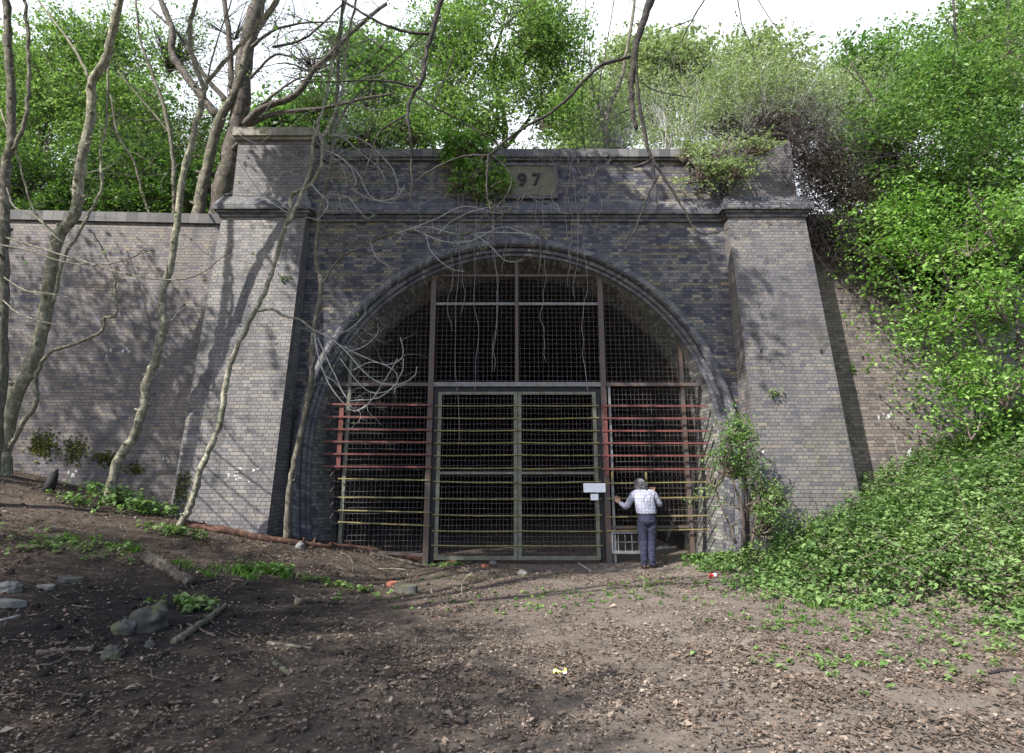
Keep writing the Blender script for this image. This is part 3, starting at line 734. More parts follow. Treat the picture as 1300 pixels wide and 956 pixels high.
# ------------------------------------------------------------------ the man at the grille
def person():
    gx = 2.56; gy = GY-.52; gz = H(gx, gy)+.0
    t = thing('person', (gx, gy, gz), 'grey haired person in pale checked shirt and navy trousers peering through the grille', 'person')
    V = lambda x, y, z: (gx+x, gy+y, gz+z)
    def lo(mb, secs): mb.loft([(gx+a, gy+b, gz+c, d, e) for a, b, c, d, e in secs])
    def limb(mb, pts, rad): 
        sp = spline([V(*p) for p in pts], 4); rr = np.interp(np.linspace(0, 1, len(sp)), np.linspace(0, 1, len(rad)), rad); mb.tube(sp, list(rr), 10)
    def mod(o, vox, sm=6):
        r = o.modifiers.new('remesh', 'REMESH'); r.mode = 'VOXEL'; r.voxel_size = vox; r.use_smooth_shade = True
        s = o.modifiers.new('smooth', 'SMOOTH'); s.iterations = sm; s.factor = .5
    skin, nt, b = newmat('skin'); b.inputs['Base Color'].default_value = (.50, .27, .20, 1); b.inputs['Roughness'].default_value = .55
    n_ = noise(nt, None, 30, 3); L(nt, mix(nt, n_, (.45, .22, .16), (.56, .32, .24)), b.inputs['Base Color'])
    shirt, nt, b = newmat('checked_shirt'); tc = N(nt, 'ShaderNodeTexCoord'); sx = N(nt, 'ShaderNodeSeparateXYZ'); L(nt, tc.outputs['Object'], sx.inputs[0])
    c = (.33, .335, .40)
    def line(s, per, w): return math_(nt, 'LESS_THAN', math_(nt, 'FRACT', math_(nt, 'DIVIDE', s, per)), w)
    cc = mix(nt, math_(nt, 'MULTIPLY', line(sx.outputs[0], .055, .22), .5), c, (.13, .14, .22)); cc = mix(nt, math_(nt, 'MULTIPLY', line(sx.outputs[2], .06, .2), .45), cc, (.14, .15, .23))
    L(nt, cc, b.inputs['Base Color']); b.inputs['Roughness'].default_value = .9; bp = N(nt, 'ShaderNodeBump'); bp.inputs['Strength'].default_value = 1; bp.inputs['Distance'].default_value = .05; L(nt, noise(nt, tc.outputs['Object'], 9, 3, .6, 1.5), bp.inputs['Height']); L(nt, bp.outputs[0], b.inputs['Normal'])
    trou, nt, b = newmat('navy_trousers'); L(nt, mix(nt, noise(nt, None, 12, 5), (.012, .014, .034), (.03, .034, .065)), b.inputs['Base Color']); bp = N(nt, 'ShaderNodeBump'); bp.inputs['Strength'].default_value = 1; bp.inputs['Distance'].default_value = .05; tq = N(nt, 'ShaderNodeTexCoord'); L(nt, noise(nt, tq.outputs['Object'], 11, 3, .6, 1.5), bp.inputs['Height']); L(nt, bp.outputs[0], b.inputs['Normal']); b.inputs['Roughness'].default_value = .9
    shoe, nt, b = newmat('brown_shoe'); L(nt, mix(nt, noise(nt, None, 20, 4), (.05, .03, .022), (.10, .06, .045)), b.inputs['Base Color'])
    hair, nt, b = newmat('grey_hair'); L(nt, mix(nt, noise(nt, None, 60, 4, .8), (.07, .067, .07), (.26, .25, .26)), b.inputs['Base Color']); b.inputs['Roughness'].default_value = .7
    sole, nt, b = newmat('shoe_sole'); L(nt, mix(nt, noise(nt, None, 20, 4), (.015, .012, .01), (.03, .025, .022)), b.inputs['Base Color'])
    # body: head, neck, arms, hands, hips and legs in one surface
    HX, HY, HZ = -.075, .155, 1.505
    m_ = MB()
    m_.ellipsoid(V(HX, HY, HZ), (.074, .095, .115), 20, 14)
    m_.ellipsoid(V(HX, HY+.055, HZ-.045), (.055, .05, .062), 14, 10)         # jaw
    m_.ellipsoid(V(HX, HY+.108, HZ-.012), (.013, .022, .024), 8, 6)            # nose
    for s in (-1, 1):
        m_.ellipsoid(V(HX+s*.076, HY+.0, HZ-.01), (.011, .022, .034), 8, 8)     # ears
        m_.ellipsoid(V(HX+s*.03, HY+.084, HZ+.018), (.018, .014, .008), 8, 6)   # brow
    m_.ellipsoid(V(HX, HY+.098, HZ-.052), (.024, .01, .007), 8, 6)             # mouth
    limb(m_, [(-.045, .07, 1.36), (-.055, .1, 1.42), (HX, HY-.01, HZ-.04)], [.062, .056, .06])
    lo(m_, [(0, .0, .84, .15, .105), (0, .01, .95, .155, .11), (-.01, .03, 1.1, .155, .105), (-.02, .06, 1.28, .17, .105), (-.03, .075, 1.38, .12, .08)])
    AL = [(-.19, .07, 1.35), (-.27, .12, 1.22), (-.335, .17, 1.12), (-.385, .30, 1.14), (-.435, .41, 1.185)]
    AR = [(.15, .07, 1.35), (.22, .10, 1.25), (.285, .15, 1.16), (.28, .30, 1.25), (.25, .42, 1.335)]
    for A in (AL, AR): limb(m_, A, [.05, .044, .04, .034, .026])
    for s, fx in ((-1, -.085), (1, .065)):
        limb(m_, [(s*.075, .0, .86), (s*.08, .02, .5), (fx, .0, .28), (fx, -.01, .07)], [.085, .06, .045, .035])
    # hands: palm, four fingers, thumb, laid on the mesh
    for (cx, cy, cz, ang, s) in ((-.452, .452, 1.205, R(48), -1), (.238, .462, 1.375, R(-10), 1)):
        d = Vector((-math.sin(ang), 0, math.cos(ang))); q = Vector((d.z, 0, -d.x))   # finger direction, across
        ce = Vector((cx, cy, cz))
        def hp(a_, b_, y=0): w = ce+d*a_+q*b_; return V(w.x, w.y+y, w.z)
        for k in range(5): m_.tube([hp(-.035, (k-2)*.016), hp(.0, (k-2)*.0175), hp(.04, (k-2)*.018)], [.014, .015, .012], 8)
        for k, ln in enumerate((.058, .072, .078, .068)):
            b0 = (k-1.5)*.024; m_.tube([hp(.03, b0*.9), hp(.03+ln*.5, b0*1.15, .004), hp(.03+ln, b0*1.4, .022)], [.010, .009, .0075], 8)
        m_.tube([hp(-.02, -s*.03), hp(.008, -s*.058), hp(.036, -s*.074, .01)], [.012, .0105, .0085], 8)
    bo = m_.build('body', skin, t, True); mod(bo, .0055, 3)
    # hair
    m_ = MB(); m_.ellipsoid(V(HX, HY-.018, HZ+.022), (.085, .098, .105), 20, 14, noise=.018)
    m_.ellipsoid(V(HX-.01, HY-.055, HZ-.05), (.074, .05, .07), 14, 10, noise=.05); m_.ellipsoid(V(HX+.02, HY-.03, HZ+.075), (.07, .07, .05), 12, 8, noise=.07)
    for s in (-1, 1): m_.ellipsoid(V(HX+s*.068, HY-.02, HZ-.0), (.025, .05, .06), 10, 8, noise=.04)
    gh = random.Random(17)
    for k in range(420):
        a = gh.uniform(0, 6.28); e = gh.uniform(-.9, 1.4); n_h = Vector((math.cos(a)*math.cos(e), math.sin(a)*math.cos(e), math.sin(e)))
        if n_h.y > .45 and n_h.z < .45: continue
        r0 = Vector((HX+n_h.x*.083, HY-.02+n_h.y*.098, HZ+.02+n_h.z*.106)); dn = Vector((n_h.x*.5+gh.gauss(0, .5), n_h.y*.5-.2+gh.gauss(0, .4), -.7+gh.gauss(0, .4)))
        m_.tube([V(*(r0)), V(*(r0+dn*.02+n_h*.008)), V(*(r0+dn*.045))], [.006, .005, .0022], 3)
    ho = m_.build('hair', hair, bo, True)
    ho.parent = t
    # shirt
    m_ = MB()
    lo(m_, [(0, .0, .965, .172, .132), (0, .0, 1.0, .196, .152), (-.005, .01, 1.08, .198, .15), (-.015, .03, 1.2, .192, .145), (-.02, .055, 1.3, .2, .14), (-.03, .07, 1.38, .155, .11), (-.045, .08, 1.425, .075, .07)])
    limb(m_, [(-.10, .07, 1.37), (-.20, .085, 1.33), (-.275, .125, 1.22), (-.34, .17, 1.11), (-.385, .29, 1.13), (-.42, .37, 1.165)], [.075, .078, .066, .062, .05, .044])
    limb(m_, [(.06, .07, 1.37), (.165, .085, 1.33), (.225, .105, 1.25), (.29, .15, 1.155), (.285, .29, 1.235), (.265, .37, 1.295)], [.075, .078, .068, .064, .05, .044])
    so = m_.build('shirt', shirt, t, True); mod(so, .011, 4)
    # collar
    m_ = MB(); m_.tube([V(-.05+.068*math.cos(a), .095+.062*math.sin(a), 1.425+.01*math.sin(a)) for a in np.linspace(0, 6.28, 17)], .014, 6); m_.build('collar', shirt, so)
    # trousers
    m_ = MB(); lo(m_, [(0, 0, .78, .15, .12), (0, -.012, .84, .178, .145), (0, -.01, .92, .176, .14), (0, 0, 1.01, .168, .128)])
    for s, fx in ((-1, -.085), (1, .065)):
        sg = [(s*.082, -.005, .86), (s*.082, .0, .7), (s*.075, .02, .5), (fx, .0, .3), (fx-.004, -.012, .12), (fx, -.01, .055)]
        limb(m_, sg, [.108, .104, .086, .074, .062, .064])
        for z_, yq in ((.15, -.035), (.44, -.015)): m_.ellipsoid(V(fx+s*.008*(z_ > .3), yq, z_), (.062, .05, .035), 12, 8, noise=.10)
    to = m_.build('trousers', trou, t, True); mod(to, .011, 3)
    m_ = MB(); m_.tube([V(.171*math.cos(a), -.002+.13*math.sin(a), .985) for a in np.linspace(0, 6.28, 25)], .014, 6); m_.build('belt', sole, to)
    for s, fx in ((-1, -.095), (1, .07)):
        yw = -.03 if s < 0 else .04
        m_ = MB(); m_.ellipsoid(V(fx, yw+.01, .045), (.042, .06, .045), 14, 10); m_.ellipsoid(V(fx+s*.01, yw+.11, .035), (.046, .10, .036), 14, 10)
        o = m_.build('shoe', shoe, t, True); mod(o, .008, 2)
        m_ = MB(); m_.ellipsoid(V(fx, yw+.06, .010), (.046, .145, .014), 16, 6); m_.build('sole', sole, o, True)
person()

# ------------------------------------------------------------------ saplings and trees on the left
rt = random.Random(21)
def sapling(name_label, stems, Yb, Yt, mat, base, twigs=(), canopy=None, cat='tree', group=None, name='sapling', twigmat='twig_pale', budmat='l_bright', buds=.0, extra=None):
    t = thing(name, base, name_label, cat, group)
    mb = MB(); first = None; allp = []
    for k, st in enumerate(stems):
        pix, w0, w1 = st[:3]; ya = st[3] if len(st) > 3 else Yb; yb_ = st[4] if len(st) > 4 else (Yt if k == 0 else ya)
        sp, rad = px_tube(mb, pix, ya, w0, w1, yb_)
        if k == 0:
            first = sp; r0 = rad[0]; foot = Vector((sp[0].x-.02, sp[0].y, H(sp[0].x, sp[0].y)-.06))
            if sp[0].z > foot.z+.05: mb.tube([foot, foot+(sp[0]-foot)*.4, sp[0], sp[1]], [r0*1.5, r0*1.15, r0*1.01, rad[1]])
        allp.append(sp)
    tr = mb.build('trunk', M[mat], t, True)
    # twigs
    mb = MB(); ends = []
    for e_ in (extra or []):
        sp, rad = px_tube(mb, e_[0], e_[3], e_[1]*.85, e_[2]*.8, e_[4] if len(e_) > 4 else e_[3], n=4, wobb=.003); ends += sp[len(sp)//3::2]
        for _ in range(max(2, len(sp)//5)):
            i = rt.randint(1, len(sp)-1); grow(mb, sp[i], Vector((rt.gauss(.4, .7), rt.gauss(0, .3), rt.gauss(.1, .8))), rt.uniform(.15, .5), .0035, 1 if rt.random() < .4 else 0, rt, .5, 0, 2, ends)
    for (si, f0, f1, n, Ln, r, dirb, wig, grav, dep) in twigs:
        sp = allp[si]
        for _ in range(n):
            i = int((f0+(f1-f0)*rt.random())*(len(sp)-1)); p = sp[i]
            d = Vector(dirb)+Vector((rt.gauss(0, .6), rt.gauss(0, .5), rt.gauss(0, .6)))
            grow(mb, p, d, Ln*rt.uniform(.6, 1.3), r*rt.uniform(.7, 1.2), dep, rt, wig, grav, 3, ends)
    if mb.v: mb.build('twigs', M[twigmat], t, True)
    if buds and ends:
        g = np.random.default_rng(5); E_ = np.array([tuple(e) for e in ends]); k = g.choice(len(E_), size=int(len(E_)*buds)); 
        leaf_mesh('young_leaves', E_[k]+g.normal(size=(len(k), 3))*.02, .055, M[budmat], t, .4, .6)
    if canopy:
        blobs, nc, per, spd, size, seed, lm = canopy
        mbc = MB(); top = allp[0][-1]
        P, Lf = crown_pts(blobs, nc, per, spd, seed, gap=-.05)
        g = random.Random(seed)
        for b_ in blobs:
            c = Vector(b_[:3]); q = [top, (top+c)/2+Vector((g.gauss(0, .3), g.gauss(0, .3), .5)), c]
            mbc.tube(spline(q, 5), list(np.linspace(.09, .04, 11)), 7)
            for _ in range(9): grow(mbc, c, Vector((g.gauss(0, 1), g.gauss(0, 1), g.gauss(.2, .8))), b_[3]*.95, .03, 2, g, .3, 0, 3)
        mbc.build('limbs', M[mat], t, True)
        leaf_mesh('crown', Lf, size, M[lm], t)
    return t, allp

def sbase(u, v):
    p = ghit(u, v); y = min(p.y, 11.15); q = at(u, v, y); return Vector((q.x, y, H(q.x, y)))
b1 = sbase(-22, 640)
t1, s1 = sapling('pale slim trunk at the far left edge of the picture, forking into two upright stems', [
    ([(-16, 650), (-6, 560), (1, 470), (3, 400), (4, 330), (6, 270), (7, 215), (12, 187), (14, 138), (12, 90), (10, 40), (6, -20), (0, -120)], 15, 9, b1.y, b1.y-.6),
    ([(10, 196), (21, 183), (33, 150), (36, 110), (36, 69), (34, 30), (31, 0), (26, -60)], 6, 4, b1.y-.35),
    ([(4, 330), (-4, 312), (35, 318), (87, 334), (138, 335), (194, 317)], 3, 1.2, b1.y-.2, 6.2),
    ([(3, 300), (40, 312), (100, 330), (160, 348), (210, 355), (250, 350), (294, 317)], 3.2, 1.2, b1.y-.2, 6.0),
    ([(2, 350), (30, 368), (70, 374), (117, 385)], 2.6, 1.2, b1.y-.1, 6.6),
    ([(3, 380), (20, 396), (60, 410), (117, 413)], 2.6, 1.2, b1.y-.1, 6.4),
    ([(6, 230), (18, 262), (45, 275), (70, 300), (110, 330)], 2.6, 1.2, b1.y-.1, 6.4),
    ], b1.y, b1.y-.6, 'bark_mid', b1, [(2, .3, 1, 4, .5, .004, (.6, 0, -.1), .4, 0, 1), (3, .3, 1, 6, .5, .004, (.6, 0, .1), .4, 0, 1), (0, .5, .95, 5, .9, .006, (.5, -.2, .3), .4, 0, 1)], twigmat='twig_brown', buds=.06)
b2 = sbase(6, 588)
t2, s2 = sapling('thick pale trunk leaning right then kinking upward, second from the left edge', [
    ([(4, 600), (6, 560), (17, 508), (38, 466), (52, 421), (62, 369), (72, 305), (95, 270), (100, 225), (107, 187), (116, 138), (118, 102), (133, 80), (142, 45), (152, 0), (158, -60), (170, -140)], 18, 9, b2.y, b2.y-.9),
    ([(114, 101), (98, 68), (80, 42), (48, 0), (20, -40)], 4, 2.5, b2.y-.55),
    ([(73, 300), (45, 270), (30, 230), (21, 194), (0, 138)], 3, 2, b2.y-.4),
    ([(66, 385), (71, 371), (78, 335), (97, 300), (114, 270), (128, 242), (128, 194), (135, 156), (138, 83), (150, 30)], 4.5, 2.5, b2.y-.4),
    ([(8, 572), (25, 545), (47, 508), (45, 480), (62, 449), (93, 437), (128, 421), (133, 404), (147, 399), (146, 370), (144, 348), (125, 307), (118, 295)], 6, 1.6, b2.y-.05, b2.y-1.2),
    ], b2.y, b2.y-.9, 'bark_pale', b2, [(0, .3, .9, 7, .9, .006, (.5, 0, .3), .45, 0, 1), (3, .3, 1, 5, .7, .004, (.6, 0, 0), .45, 0, 1), (1, .3, 1, 5, .8, .005, (.3, 0, .6), .4, 0, 1)], buds=.04)
b3 = sbase(141, 624)
t3, s3 = sapling('slender pale trunk with a gentle S-bend standing before the wing wall, forking near the top', [
    ([(138, 632), (149, 587), (170, 553), (183, 515), (187, 483), (197, 456), (208, 411), (206, 376), (215, 342), (222, 300), (232, 228), (242, 187), (254, 138), (260, 112)], 11.5, 7.5, b3.y, b3.y-.7),
    ([(260, 114), (256, 104), (242, 62), (242, 28), (249, 0), (255, -70)], 7, 5, b3.y-.7),
    ([(260, 114), (266, 100), (298, 66), (322, 38), (350, 0), (390, -60)], 6, 4, b3.y-.7, b3.y-1),
    ([(260, 110), (268, 80), (276, 50), (294, 0)], 2.6, 2, b3.y-.7),
    ], b3.y, b3.y-.7, 'bark_pale', b3, [(0, .45, 1, 6, .8, .005, (.4, 0, .3), .45, 0, 1), (1, .2, 1, 15, 1.0, .006, (.1, 0, .8), .4, 0, 2), (2, .2, 1, 20, 1.1, .006, (.6, 0, .4), .4, 0, 2)], buds=.05)
b4 = sbase(230, 668)
t4, s4 = sapling('thin curved sapling leaning right across the left pilaster with kinked upper stems', [
    ([(226, 672), (238, 650), (247, 629), (256, 594), (273, 556), (282, 522), (289, 473), (298, 449), (315, 411), (332, 380), (346, 342), (358, 300), (367, 277), (370, 250), (378, 243), (395, 234), (408, 208), (412, 173), (433, 121), (440, 60), (452, 0), (460, -60)], 8, 3.2, b4.y, b4.y-.9),
    ([(365, 283), (372, 271), (387, 235), (397, 200), (397, 182), (404, 159), (414, 120), (426, 60), (440, 0)], 5.5, 3, b4.y-.6),
    ([(327, 395), (346, 393), (363, 402), (381, 406), (398, 419), (424, 430)], 4, 2.2, b4.y-.5, b4.y-.7),
    ], b4.y, b4.y-.9, 'bark_pale', b4, [
        (2, .8, 1, 6, 1.1, .006, (.8, -.1, -.5), .55, .03, 2), (2, .5, 1, 3, .8, .004, (.8, 0, -.3), .6, .08, 1),
        (0, .6, 1, 14, 1.0, .006, (.7, 0, -.05), .5, -.01, 2), (1, .4, 1, 8, 1.0, .005, (.7, 0, .2), .5, 0, 2)], extra=[
    ([(398, 419), (420, 430), (440, 447), (460, 470), (480, 485), (505, 488), (525, 478), (530, 465)], 2.2, 1.2, b4.y-.7), ([(400, 425), (405, 455), (412, 475), (425, 485), (437, 500), (450, 520), (470, 512)], 2, 1.2, b4.y-.75),
    ([(403, 428), (422, 470), (440, 505), (455, 508), (480, 505), (500, 490), (511, 470), (512, 455)], 2.2, 1.2, b4.y-.8), ([(432, 455), (450, 480), (470, 498), (490, 497), (515, 487)], 1.8, 1.1, b4.y-.7),
    ([(410, 424), (440, 420), (462, 400), (463, 390)], 1.6, 1, b4.y-.7), ([(400, 423), (402, 445), (415, 482), (430, 505), (445, 520), (455, 521), (470, 510), (490, 480), (505, 455)], 2.2, 1.2, b4.y-.85),
    ([(436, 440), (460, 452), (490, 463), (510, 455), (511, 440), (508, 428)], 1.8, 1.1, b4.y-.6), ([(440, 447), (462, 440), (478, 425), (480, 410)], 1.5, 1, b4.y-.6), ([(448, 470), (470, 460), (492, 465), (505, 478), (500, 500)], 1.6, 1, b4.y-.8),
    ([(397, 235), (404, 244), (415, 255), (415, 264), (404, 278), (396, 277), (387, 276)], 2, 1.2, b4.y-.7), ([(280, 248), (294, 246), (312, 250), (333, 249), (351, 253), (366, 266)], 1.4, 2, b4.y-.6),
    ([(333, 248), (347, 233), (360, 217)], 1.4, 1, b4.y-.6), ([(365, 270), (352, 262), (330, 244), (310, 215), (300, 200)], 1.6, 1, b4.y-.7), ([(300, 170), (326, 182), (339, 175), (349, 164)], 1.8, 1.2, b4.y-.8),
    ([(412, 173), (402, 168), (398, 160), (405, 150)], 2, 1.2, b4.y-.8), ([(440, 60), (470, 50), (505, 56), (530, 72), (538, 88)], 2, 1.2, b4.y-.9), ([(433, 121), (460, 100), (500, 92), (530, 80), (560, 84)], 2.2, 1.2, b4.y-.9),
    ([(426, 60), (400, 40), (370, 40), (340, 60)], 2, 1.2, b4.y-.8), ([(430, 90), (400, 85), (370, 100), (345, 130), (330, 150)], 2, 1.2, b4.y-.8)], buds=.06)
b5 = sbase(366, 674)
t5, s5 = sapling('straight thin pale sapling just right of the left pilaster, its crown above the picture', [
    ([(364, 680), (367, 629), (374, 584), (388, 525), (396, 473), (398, 421), (408, 362), (401, 328), (405, 277), (420, 208), (427, 149), (429, 104), (431, 52), (436, 0), (440, -80)], 7.5, 4, b5.y, b5.y-.7),
    ([(408, 362), (431, 329), (469, 309), (507, 294), (556, 297), (600, 295), (640, 272), (662, 250), (684, 246)], 3.6, 1.6, b5.y-.3, b5.y-.5),
    ([(427, 160), (445, 130), (480, 95), (520, 60), (560, 20)], 3.5, 1.6, b5.y-.6, b5.y-.9),
    ([(422, 200), (450, 190), (480, 205), (500, 230)], 2.6, 1.3, b5.y-.6),
    ], b5.y, b5.y-.7, 'bark_mid', b5, [
        (1, .2, 1, 12, .9, .005, (.5, 0, -.1), .5, 0, 2), (2, .1, 1, 12, 1.0, .005, (.7, 0, .1), .5, 0, 2), (3, .1, 1, 8, .9, .004, (.5, 0, -.4), .55, 0, 2),
        (0, .55, 1, 14, 1.2, .006, (.8, 0, .1), .5, 0, 2)], extra=[
    ([(419, 172), (433, 173), (447, 184), (458, 194), (468, 202), (480, 212), (490, 230)], 2.2, 1.2, b5.y-.6), ([(411, 190), (422, 194), (436, 202), (447, 216), (452, 232), (448, 239), (458, 247), (480, 255), (500, 252)], 2.2, 1.2, b5.y-.7),
    ([(422, 202), (431, 205), (438, 221), (440, 237)], 1.6, 1, b5.y-.6), ([(417, 246), (431, 248), (436, 248), (445, 253), (454, 265), (465, 277), (474, 274)], 2, 1.1, b5.y-.6), ([(431, 249), (431, 257), (436, 269)], 1.5, 1, b5.y-.6),
    ([(422, 170), (461, 178), (497, 213), (505, 244), (488, 257)], 2, 1.1, b5.y-.7), ([(426, 196), (453, 218), (470, 249), (497, 257), (514, 235)], 1.8, 1.1, b5.y-.8),
    ([(501, 297), (540, 288), (580, 297), (624, 295), (672, 297), (686, 304)], 2, 1.2, b5.y-.4), ([(514, 293), (549, 280), (589, 262), (633, 271), (659, 262)], 2, 1.1, b5.y-.5), ([(523, 290), (562, 306), (598, 306), (637, 288), (677, 301)], 1.8, 1.1, b5.y-.4),
    ([(470, 308), (479, 328), (496, 339)], 1.6, 1, b5.y-.4), ([(556, 297), (575, 280), (610, 265), (650, 262)], 1.8, 1.1, b5.y-.5), ([(600, 295), (620, 310), (640, 330), (655, 333)], 1.6, 1, b5.y-.4), ([(540, 295), (548, 320), (570, 340), (590, 345)], 1.6, 1, b5.y-.4),
    ([(480, 95), (510, 110), (545, 110), (575, 95), (590, 70)], 1.8, 1.1, b5.y-.8), ([(445, 130), (480, 140), (520, 130), (560, 140)], 1.8, 1.1, b5.y-.7), ([(429, 104), (460, 80), (500, 40), (520, 10)], 2.2, 1.2, b5.y-.7), ([(431, 52), (450, 30), (480, 15), (500, -10)], 2, 1.2, b5.y-.7),
    ([(436, 60), (410, 50), (380, 55), (350, 75)], 2, 1.1, b5.y-.7), ([(520, 60), (548, 50), (560, 30), (555, 0)], 1.8, 1, b5.y-.8)], buds=.06)

# taller trees beside the camera, out of the frame, whose crowns shade the portal and the left foreground
def out_tree(x, y, h, blobs, nc, per, size, seed, label, mat='bark_mid', lm='l_green', branches=None):
    z = H(x, y); t = thing('woodland_tree', (x, y, z), label, 'tree'); mb = MB(); g = random.Random(seed)
    pts = [(x, y, z-.2), (x+.15, y+.1, z+h*.3), (x+.1, y+.3, z+h*.6), (x+.4, y+.6, z+h)]
    sp = spline(pts, 6); mb.tube(sp, list(np.linspace(.24, .10, len(sp))), 12); top = Vector(sp[-1]); mb.build('trunk', M[mat], t, True)
    mb = MB()
    for b_ in blobs:
        c = Vector(b_[:3]); s_ = Vector(sp[g.randint(len(sp)//2, len(sp)-1)])
        mb.tube(spline([s_, (s_+c)/2+Vector((g.gauss(0, .3), g.gauss(0, .3), .4)), c], 5), list(np.linspace(.10, .04, 11)), 7)
        for _ in range(10): grow(mb, c, Vector((g.gauss(0, 1), g.gauss(0, 1), g.gauss(.1, .7))), max(b_[3:6])*.95, .028, 2, g, .3, 0, 3)
    if branches: branches(mb, sp)
    mb.build('limbs', M['bark_dark'], t, True)
    P, Lf = crown_pts(blobs, nc, per, 0.2, seed, gap=-.25); leaf_mesh('crown', Lf, size, M[lm], t)
    return t

def hanging(mb, sp):
    top = Vector(sp[-3])
    Yh = 6.2
    def hb(pix, w0, w1, Y0=Yh, Y1=None, lead=None):
        if lead is not None:
            a = at(*pix[0], Y0); mb.tube(spline([lead, (Vector(lead)+a)/2+Vector((0, 0, .6)), a+Vector((.0, 0, .5)), a], 6), list(np.linspace(.06, w0/2/F*Y0, 19)), 7)
        return px_tube(mb, pix, Y0, w0, w1, Y1, wobb=.004)
    A, _ = hb([(561, -5), (552, 28), (542, 62), (537, 100), (525, 118), (518, 145), (521, 180), (523, 228), (520, 262)], 9, 1.6, lead=top)
    hb([(544, 43), (520, 41), (487, 31), (445, 7), (428, -5)], 5, 3); hb([(528, 111), (500, 104), (462, 102), (400, 104), (360, 96)], 3.5, 1.5, Yh, 6.0)
    hb([(528, 121), (549, 135), (583, 152), (625, 177)], 2.8, 1.6); hb([(518, 145), (495, 158), (480, 170), (468, 205), (455, 242)], 3, 1.5)
    hb([(549, 135), (560, 110), (572, 82), (578, 62)], 2.6, 1.3); hb([(535, 105), (505, 75), (470, 50), (440, 20)], 2.4, 1.3)
    hb([(521, 165), (512, 150), (500, 162), (486, 185), (476, 215)], 2, 1.2)
    B, _ = hb([(828, -5), (812, 42), (803, 87), (801, 120), (803, 145), (807, 164)], 12, 5, lead=top+Vector((0, .3, .2)))
    hb([(806, 60), (808, 104), (815, 152), (824, 194), (836, 214), (850, 237), (868, 266), (885, 294), (905, 296), (926, 290)], 7, 1.6)
    hb([(836, 222), (822, 248), (812, 277), (802, 300), (793, 318)], 3.6, 1.4); hb([(829, 200), (832, 235), (834, 268)], 4, 1.6); hb([(824, 205), (812, 210), (804, 212)], 4.5, 3.5)
    Cc, _ = hb([(802, 71), (785, 76), (763, 83), (740, 104), (718, 128), (695, 146), (670, 159), (640, 180), (622, 196), (600, 197), (580, 201), (549, 215), (521, 235)], 6, 2.2)
    hb([(620, 196), (619, 215), (618, 242), (622, 262), (627, 277), (625, 312)], 3.8, 1.4)
    hb([(622, 256), (640, 270), (660, 258), (672, 240), (690, 236)], 2, 1.2); hb([(622, 238), (632, 232), (648, 228)], 2.2, 1.2)
    hb([(812, 104), (835, 116), (850, 119), (880, 124)], 2.2, 1.3); hb([(802, 138), (785, 145), (765, 160), (750, 180)], 2.4, 1.2)
    hb([(626, 198), (640, 210), (650, 228), (640, 252), (612, 276), (586, 296)], 2.2, 1.1)
    hb([(690, -8), (668, 10), (640, 20)], 2, 1)
    hb([(900, -8), (880, 22), (862, 60), (855, 90), (870, 118)], 2.6, 1.2, 5.5); hb([(880, 24), (850, 36), (820, 44)], 1.8, 1, 5.5)
    hb([(935, -8), (942, 30), (955, 60), (957, 90)], 2, 1, 5.5); hb([(958, -8), (975, 20), (988, 40)], 1.6, 1, 5.5)
    g = random.Random(4); m2 = mb
    for sp_ in (A, Cc):
        for _ in range(16): p = sp_[g.randint(4, len(sp_)-1)]; grow(m2, p, Vector((g.gauss(0, 1), g.gauss(0, .3), g.gauss(-.3, .7))), .5*g.uniform(.5, 1.5), .004, 1, g, .4, 0, 2)
out_tree(-9.8, .6, 9.6, [(-6.8, 7.0, 13.2, 2.6, 1.6, 1.5), (-4.0, 7.9, 12.4, 2.2, 1.5, 1.2), (-9.4, 4.2, 13.2, 2.2, 1.8, 1.5), (-5.6, 8.2, 13.6, 2.4, 1.6, 1.3), (-1.9, 7.6, 12.3, 1.5, 1.3, .9), (-7.2, 8.6, 12.6, 1.6, 1.2, 1)], 3600, 14, .17, 61, 'dark barked tree beside the path whose branches hang into the top of the picture', branches=hanging)
out_tree(-15.5, 4.5, 7.5, [(-13.4, 7.2, 10.6, 2.6, 2.2, 2.0), (-11.6, 8.4, 9.6, 1.5, 1.3, 1.1), (-16, 6, 12.4, 2.6, 2.4, 1.8)], 620, 11, .12, 63, 'sparsely leafed tree on the left bank outside the picture throwing branch shadows')
out_tree(-13, -3, 9, [(-12.5, -2.6, 11.6, 2.9, 2.8, 2.0), (-9.8, -3.2, 10.4, 2.2, 2.2, 1.6), (-15, -1.6, 13.6, 2.6, 2.6, 2)], 1500, 13, .13, 62, 'leafy tree on the left bank behind the camera')

